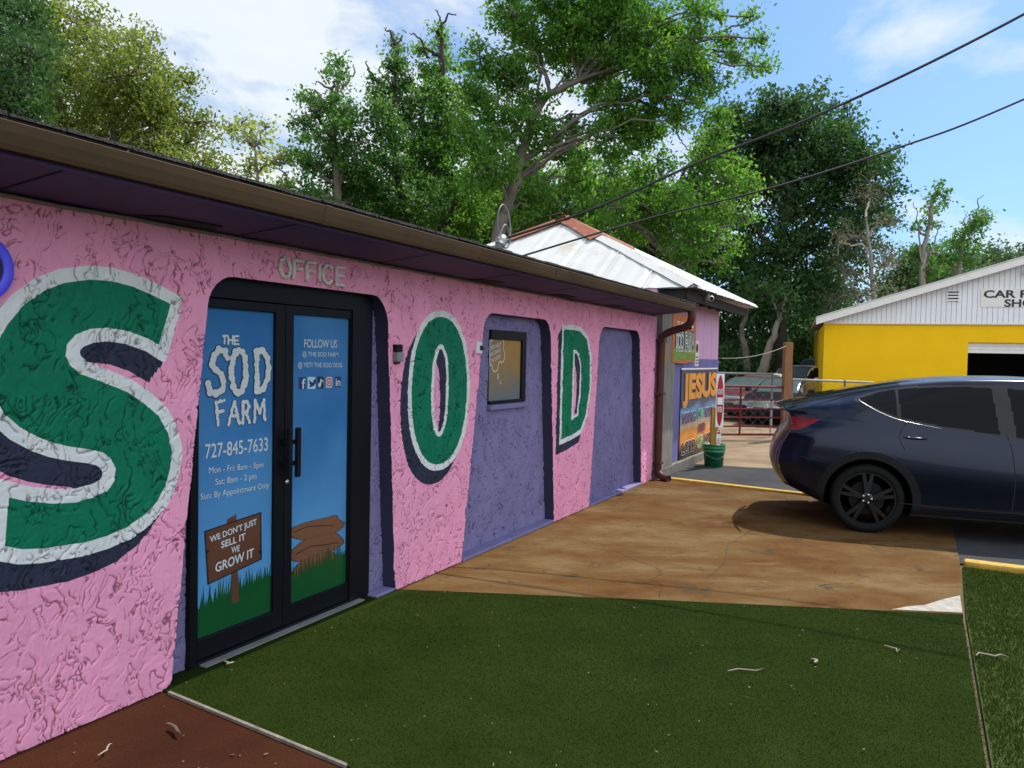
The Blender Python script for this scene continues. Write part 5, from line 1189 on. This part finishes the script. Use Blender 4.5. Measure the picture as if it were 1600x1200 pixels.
tree('laurel_tree', 'slim twisted green tree with a tufted top left of the tall leafy trees', [(545, 640), (530, 330), (522, 200), (528, 120)], [(526, 95, 14), (528, 125, 18), (500, 170, 32), (535, 175, 28), (480, 160, 14), (490, 215, 32), (540, 220, 38), (485, 255, 26), (515, 275, 42), (490, 310, 36), (550, 300, 42), (475, 195, 18), (560, 255, 30), (505, 345, 34)], 22.5, l_mid, m_bark, .115, 62, 1., .36, group=tg, bare=[[(528, 150), (505, 130), (490, 130)], [(535, 140), (548, 120), (552, 100)]])
tree('laurel_tree', 'green tree with a dark leaning trunk in the centre of the roofline', [(640, 640), (636, 350), (618, 270), (612, 160), (622, 80)], [(612, 70, 13), (618, 100, 24), (605, 145, 30), (630, 130, 24), (600, 200, 36), (635, 190, 38), (590, 250, 45), (645, 250, 46), (605, 310, 48), (660, 320, 46), (570, 340, 40), (625, 360, 34), (585, 170, 18), (655, 160, 20)], 23.5, l_mid, m_dbark, .115, 64, 1.1, .36, group=tg, bare=[[(615, 70), (612, 50), (600, 45)], [(618, 75), (628, 55)], [(590, 130), (578, 110), (572, 95)]])
tree('laurel_tree', 'green tree with bare twiggy tips left of the great leaning tree', [(700, 640), (690, 350), (680, 230), (692, 110), (688, 40)], [(690, 45, 9), (692, 75, 16), (688, 110, 26), (672, 150, 28), (700, 150, 34), (685, 195, 44), (720, 220, 38), (665, 240, 38), (705, 275, 48), (740, 290, 40), (690, 340, 48), (735, 345, 40), (655, 75, 14), (660, 110, 16), (730, 165, 24)], 24.5, l_bright, m_dbark, .115, 64, 1.1, .36, group=tg, bare=[[(690, 60), (688, 30), (680, 15)], [(690, 45), (700, 25), (712, 22)], [(668, 90), (655, 60), (640, 52)], [(710, 110), (728, 98), (742, 100)]])
tree('great_tree', 'great leaning tree with long arching limbs towering over the shed roof', [(772, 640), (776, 400), (800, 300), (822, 225), (848, 155), (905, 125)],
     [(830, 60, 60), (895, 30, 62), (975, 35, 66), (1050, 45, 50), (1000, 105, 55), (920, 110, 52), (1075, 95, 42), (1110, 120, 30), (1140, 60, 22), (1172, 100, 16), (1178, 25, 12), (1040, 150, 42), (800, 130, 50), (775, 195, 46), (760, 260, 45), (840, 190, 40), (885, 225, 36), (960, 215, 42), (1015, 215, 34), (905, 285, 36), (835, 310, 36), (750, 90, 30), (745, 150, 28), (1060, 190, 20), (870, -40, 70), (980, -50, 70), (1090, 20, 36), (800, 20, 36), (950, 160, 36), (1150, 90, 12), (1190, 60, 8), (740, 215, 30), (1100, 160, 14), (1120, 175, 10), (780, 330, 30), (1195, 105, 8), (990, 190, 36), (930, 60, 60)],
     21.5, l_bright, m_bark, .12, 66, 1.15, .36, limb=.05, group=tg, r0t=.23, ntw=6, bare=[[(812, 262), (850, 225), (900, 185), (960, 165), (1010, 172), (1040, 185)], [(848, 155), (885, 125), (915, 122)], [(905, 125), (960, 108), (1010, 95), (1070, 75)], [(960, 165), (1000, 160), (1040, 178), (1062, 215), (1075, 235)], [(1060, 70), (1110, 60), (1150, 40), (1185, 25)], [(1080, 75), (1130, 82), (1165, 95), (1190, 108)], [(850, 220), (880, 215), (930, 200)], [(835, 200), (850, 90), (870, 20)]])
tree('laurel_tree', 'low bushy green tree filling the gap below the great leaning tree', [(720, 640), (725, 380)], [(600, 360, 34), (700, 370, 40), (745, 330, 40), (840, 330, 40), (880, 300, 40), (780, 300, 44), (930, 330, 36), (665, 380, 34), (820, 260, 36), (960, 270, 36), (900, 250, 30), (1010, 300, 34)], 27, l_mid, m_bark, .14, 56, 1.2, .42, group=tg)
tree('maple_tree', 'lower light green tree spreading behind the shed roof', [(1062, 640), (1055, 440), (1045, 350)], [(1000, 285, 34), (1055, 300, 40), (1108, 268, 40), (1135, 322, 28), (1080, 365, 44), (1018, 355, 36), (1155, 380, 16), (1060, 415, 36), (1125, 205, 26), (958, 325, 30), (1110, 235, 30), (1150, 250, 18), (1165, 345, 14), (1120, 370, 24), (1130, 410, 18), (1170, 300, 26), (1105, 340, 34), (1050, 340, 36), (1010, 320, 34), (970, 300, 30), (1140, 285, 26), (1085, 285, 30), (980, 380, 30), (930, 350, 24), (1030, 250, 24), (1090, 320, 36)], 23, l_bright, m_bark, .12, 54, 1., .38, group=tg)
tree('water_oak', 'massive dark oak with a black trunk behind the gate', [(1217, 600), (1216, 470), (1222, 380), (1240, 260)], [(1120, 250, 45), (1110, 330, 45), (1130, 400, 50), (1090, 400, 40), (1125, 200, 34), (1185, 195, 55), (1240, 190, 60), (1150, 190, 30), (1300, 200, 36), (1325, 190, 22), (1275, 240, 60), (1350, 255, 48), (1385, 295, 30), (1215, 280, 75), (1300, 310, 75), (1250, 380, 80), (1180, 390, 62), (1330, 370, 55), (1160, 290, 48), (1230, 450, 60), (1390, 255, 18), (1370, 330, 34), (1215, 165, 26), (1260, 180, 30), (1175, 470, 50), (1290, 450, 50), (1200, 230, 60), (1310, 260, 55), (1140, 440, 45)], 33, l_dark, m_dbark, .19, 52, 1.25, .62, limb=.12, twig=.03, r0t=.36, group=tg)
tree('vine_tree', 'grey twiggy vine covered tree against the dark oak', [(1372, 620), (1365, 450), (1352, 340)], [(1358, 305, 34), (1340, 370, 36), (1380, 415, 34), (1322, 425, 32), (1392, 345, 22), (1300, 470, 26), (1345, 460, 34), (1400, 460, 24), (1310, 380, 20)], 29, l_grey, m_pbark, .12, 26, .9, .45, limb=.05, twig=.02, ntw=14, group=tg, r0t=.13)
tree('snag_tree', 'broken dead tree wrapped in vines with one leafy top', [(1438, 620), (1442, 420), (1447, 370), (1462, 300)], [(1463, 302, 16), (1456, 325, 15), (1452, 350, 12), (1438, 400, 22), (1470, 395, 15), (1450, 420, 22), (1432, 360, 9)], 34, l_mid, m_pbark, .16, 30, 1.2, .4, limb=.06, r0t=.17, group=tg, bare=[[(1440, 420), (1437, 370), (1434, 340), (1428, 315)], [(1450, 400), (1462, 370), (1470, 350)]])
tree('snag_tree', 'broken dead tree with bare spikes right of the other snag', [(1492, 620), (1500, 400), (1515, 355), (1530, 340)], [(1526, 342, 18), (1515, 362, 18), (1495, 380, 20), (1480, 400, 24), (1540, 335, 10), (1510, 400, 24)], 36, l_mid, m_pbark, .16, 30, 1.2, .4, limb=.05, r0t=.14, group=tg, bare=[[(1515, 360), (1526, 335), (1530, 312), (1538, 305)], [(1505, 370), (1507, 345), (1512, 330)], [(1495, 395), (1490, 360)]])
bgp = 'wood edge far behind the office roof'
for i, (x, y, r_, lb_) in enumerate([(330, 330, 34, 'dark far tree low behind the pale sapling'), (470, 350, 40, 'dark far tree low behind the tufted tree'), (575, 330, 46, 'dark far tree behind the left gap of the centre trees'), (690, 320, 52, 'dark far tree behind the middle of the centre trees'), (810, 320, 50, 'dark far tree behind the trunk of the great leaning tree'), (930, 330, 50, 'dark far tree behind the rusty peak of the shed roof'), (1040, 350, 52, 'dark far tree behind the light green spreading tree')]):
    tree('wood_tree', lb_, [(x, 620), (x, y)], [(x-26, y+6, r_), (x+26, y-4, r_*.9), (x, y+60, r_*1.2), (x-45, y+50, r_*.9), (x+48, y+46, r_*.9), (x+6, y-34, r_*.7)], 36, l_mid, m_dbark, .2, 52, 1.25, .62, group=bgp, r0t=.2)
fg = 'far trees beyond the repair shop'
for i, (x, y, r_, dd, lb_) in enumerate([(1425, 425, 34, 40, 'far green tree behind the left roof slope of the repair shop'), (1480, 440, 36, 44, 'far green tree rising behind the two snags'), (1545, 425, 34, 52, 'far hazy green tree right of the snags above the white gable'), (1575, 440, 36, 48, 'far green tree low above the gable ridge line at right'), (1450, 455, 34, 38, 'far green tree lowest, just over the rising roof edge of the repair shop'), (1600, 420, 34, 56, 'far hazy green tree at the right edge above the white gable')]):
    tree('far_tree', lb_, [(x, 620), (x, y)], [(x-14, y+10, r_), (x+16, y-6, r_*.85), (x, y+50, r_*1.2), (x-30, y+30, r_*.8), (x+32, y+28, r_*.85), (x+5, y-22, r_*.6)], dd, l_far, m_bark, .24, 54, 1.7, .8, group=fg, r0t=.25)
ug = 'undergrowth behind the gate'
for i, (x, y, r_, dd, lb_) in enumerate([(1135, 520, 42, 31, 'dark leafy thicket behind the pink shed corner'), (1185, 505, 40, 36, 'dark leafy thicket behind the two crooked trunks'), (1250, 520, 46, 38, 'dark leafy thicket between the oak trunk and the yellow wall'), (1290, 470, 42, 40, 'dark leafy thicket behind the left corner of the white gable')]):
    tree('thicket', lb_, [(x, 620), (x, y)], [(x, y, r_), (x-24, y+40, r_*.9), (x+24, y+38, r_*.9), (x, y-40, r_*.8), (x-5, y+70, r_)], dd, l_dark, m_dbark, .2, 60, 1.7, .7, group=ug, cat='shrub', r0t=.1)
tree('crooked_tree', 'thick crooked trunk leaning right behind the shed corner', [(1190, 620), (1192, 580), (1203, 545), (1218, 500)], [(1225, 470, 24), (1200, 455, 22)], 29, l_dark, m_pbark, .18, 34, 1., .5, r0t=.26, group=tg, limb=.06)
tree('crooked_tree', 'crooked trunk left of the thick leaning trunk behind the shed', [(1172, 620), (1166, 560), (1160, 520), (1170, 470)], [(1165, 450, 24), (1145, 470, 20)], 30, l_dark, m_bark, .18, 34, 1., .5, r0t=.18, group=tg, limb=.05)

# ------------------------------------------------------------------ service mast and lines
mbse = onx(766, 418, -.25); mtop = onx(790, 360, -.25)
mast = thing('service_mast', tuple(mbse), 'leaning grey conduit mast with looped cable on the office roof edge', 'mast')
dm = mtop-mbse
MB().tube([mbse-zz*.15, mbse+dm*.66], .042, 10).build('conduit', m_gcable, mast, True)
MB().tube([mbse+dm*.60, mbse+dm*.66, mbse+dm*.80, mbse+dm*.84], [.044, .058, .05, .02], 12).build('weatherhead', m_steel, mast, True)
lp = mbse+dm*.75
MB().tube(spline([lp, lp+np.array([-.02, -.05, .12]), lp+np.array([0, -.07, .26]), lp+np.array([.0, .02, .33]), lp+np.array([.02, .09, .25]), lp+np.array([.03, .11, .09]), lp+np.array([.04, .05, .0])], 7, False), .007, 6).build('cable_loop', m_gcable, mast, True)
MB().tube(spline([lp+np.array([0, -.07, 0]), lp+np.array([.02, .02, .14]), lp+np.array([.02, .12, .04]), lp+np.array([.02, .08, -.06]), lp+np.array([.02, -.03, -.07]), lp+np.array([0, -.07, 0])], 6, False), .010, 6).build('cable_loop', m_gcable, mast, True)
def line(pts, r, name, label):
    P = spline([np.array(q) for q in pts], 12, False); tag(MB().tube(P, r, 7).build(name, m_cable, None, True), label, 'cable')
dM = (lp-CP)@fw
line([lp, dep(930, 325, dM*.99), dep(1100, 250, dM*.97), dep(1300, 170, dM*.94), dep(1600, 22, dM*.90), dep(2100, -260, dM*.84)], .0125, 'power_line', 'thick twisted power line, the upper of two rising to the right')
line([mbse+dm*.05, dep(1000, 345, dM*1.0), dep(1200, 295, dM*.98), dep(1400, 232, dM*.96), dep(1600, 155, dM*.93), dep(2200, -120, dM*.86)], .0095, 'phone_line', 'thinner overhead line, the lower of two rising to the right')

# ------------------------------------------------------------------ litter
def twig(px0, px1, m, label, r=.0034, name='twig', bend=.02):
    a, b_ = onz(*px0, .02), onz(*px1, .02); q = [a+(b_-a)*t_+np.array([rng.normal(0, bend), rng.normal(0, bend), .004]) for t_ in (0, .25, .5, .75, 1)]
    tag(MB().tube(q, [r*.6, r, r, r*.8, r*.4], 6).build(name, m, None, True), label, name)
twig((1128, 1052), (1192, 1046), m_twig, 'long pale twig on the dark turf towards the right')
twig((1380, 1009), (1412, 1018), m_twig, 'short pale twig on the turf nearest the lawn strip', .005)
twig((1272, 1036), (1277, 1031), m_twig, 'tiny pale scrap of twig between the two larger twigs on the turf', .008, bend=.01)
twig((152, 1180), (180, 1163), m_twig, 'curled pale twig on the brown walkway', .004, bend=.012)
twig((266, 1133), (287, 1146), m_dtwig, 'stubby dark brown twig on the brown walkway', .010, bend=.006)
twig((352, 1035), (366, 1037), m_twig, 'pale twig on the turf close to the glass door', .005)
twig((1522, 1022), (1570, 1026), m_twig, 'thin pale twig lying on the lawn strip', .005)
def litter():
    n = 170; q = np.column_stack([rng.random(n)*3.5+.05, rng.random(n)*3.8+2.5]); q = q[inpoly(q[:, 0], q[:, 1], np.array(VT))]; n = len(q)
    a = rng.random(n)*6.28; l = .004+.008*rng.random(n)**2; w = .0012+.002*rng.random(n); u = np.stack([np.cos(a), np.sin(a), rng.normal(0, .2, n)], 1); p_ = np.stack([-np.sin(a), np.cos(a), 0*a], 1); c = np.column_stack([q, np.full(n, .019)])
    v = np.stack([c-u*l[:, None], c+p_*w[:, None], c+u*l[:, None], c-p_*w[:, None]], 1).reshape(-1, 3)
    return npmesh('leaf_litter', v, np.arange(n*4).reshape(-1, 4), m_twig)
tag(litter(), 'specks of pale leaf litter strewn over the dark turf', 'litter', kind='stuff')

def litter2():
    A = [tuple(q) for q in [(.15, 4.7), (1.7, 5.4), (3.5, 6.1), (3.6, 10.2), (.15, 10.4)]]; Bq = [(.1, 1.0), (1.5, 1.0), (1.3, 2.38), (.1, 2.48)]
    Q = []
    for poly, n in ((A, 260), (Bq, 60)):
        P = np.array(poly); q = P.min(0)+rng.random((n*2, 2))*(P.max(0)-P.min(0)); Q.append(q[inpoly(q[:, 0], q[:, 1], P)][:n])
    q = np.vstack(Q); n = len(q); a = rng.random(n)*6.28; l = .006+.016*rng.random(n)**2; w = .003+.004*rng.random(n)
    u = np.stack([np.cos(a), np.sin(a), rng.normal(0, .15, n)], 1); p_ = np.stack([-np.sin(a), np.cos(a), .15+0*a], 1); c = np.column_stack([q, np.full(n, .006)])
    v = np.stack([c-u*l[:, None], c+p_*w[:, None], c+u*l[:, None], c-p_*w[:, None]], 1).reshape(-1, 3)
    return npmesh('leaf_litter', v, np.arange(n*4).reshape(-1, 4), m_dtwig)
tag(litter2(), 'specks of dark leaf litter scattered over the rusty concrete', 'litter', kind='stuff')
a = onx(196, 243, .56); b = onx(203, 236, .5)
tag(MB().tube([a, (a+b)/2+np.array([0, .0, .012]), b+np.array([0, .04, .02])], [.005, .006, .003], 6).build('twig', m_twig, None, True), 'small pale twig caught on the brown gutter lip above the big letter', 'twig')
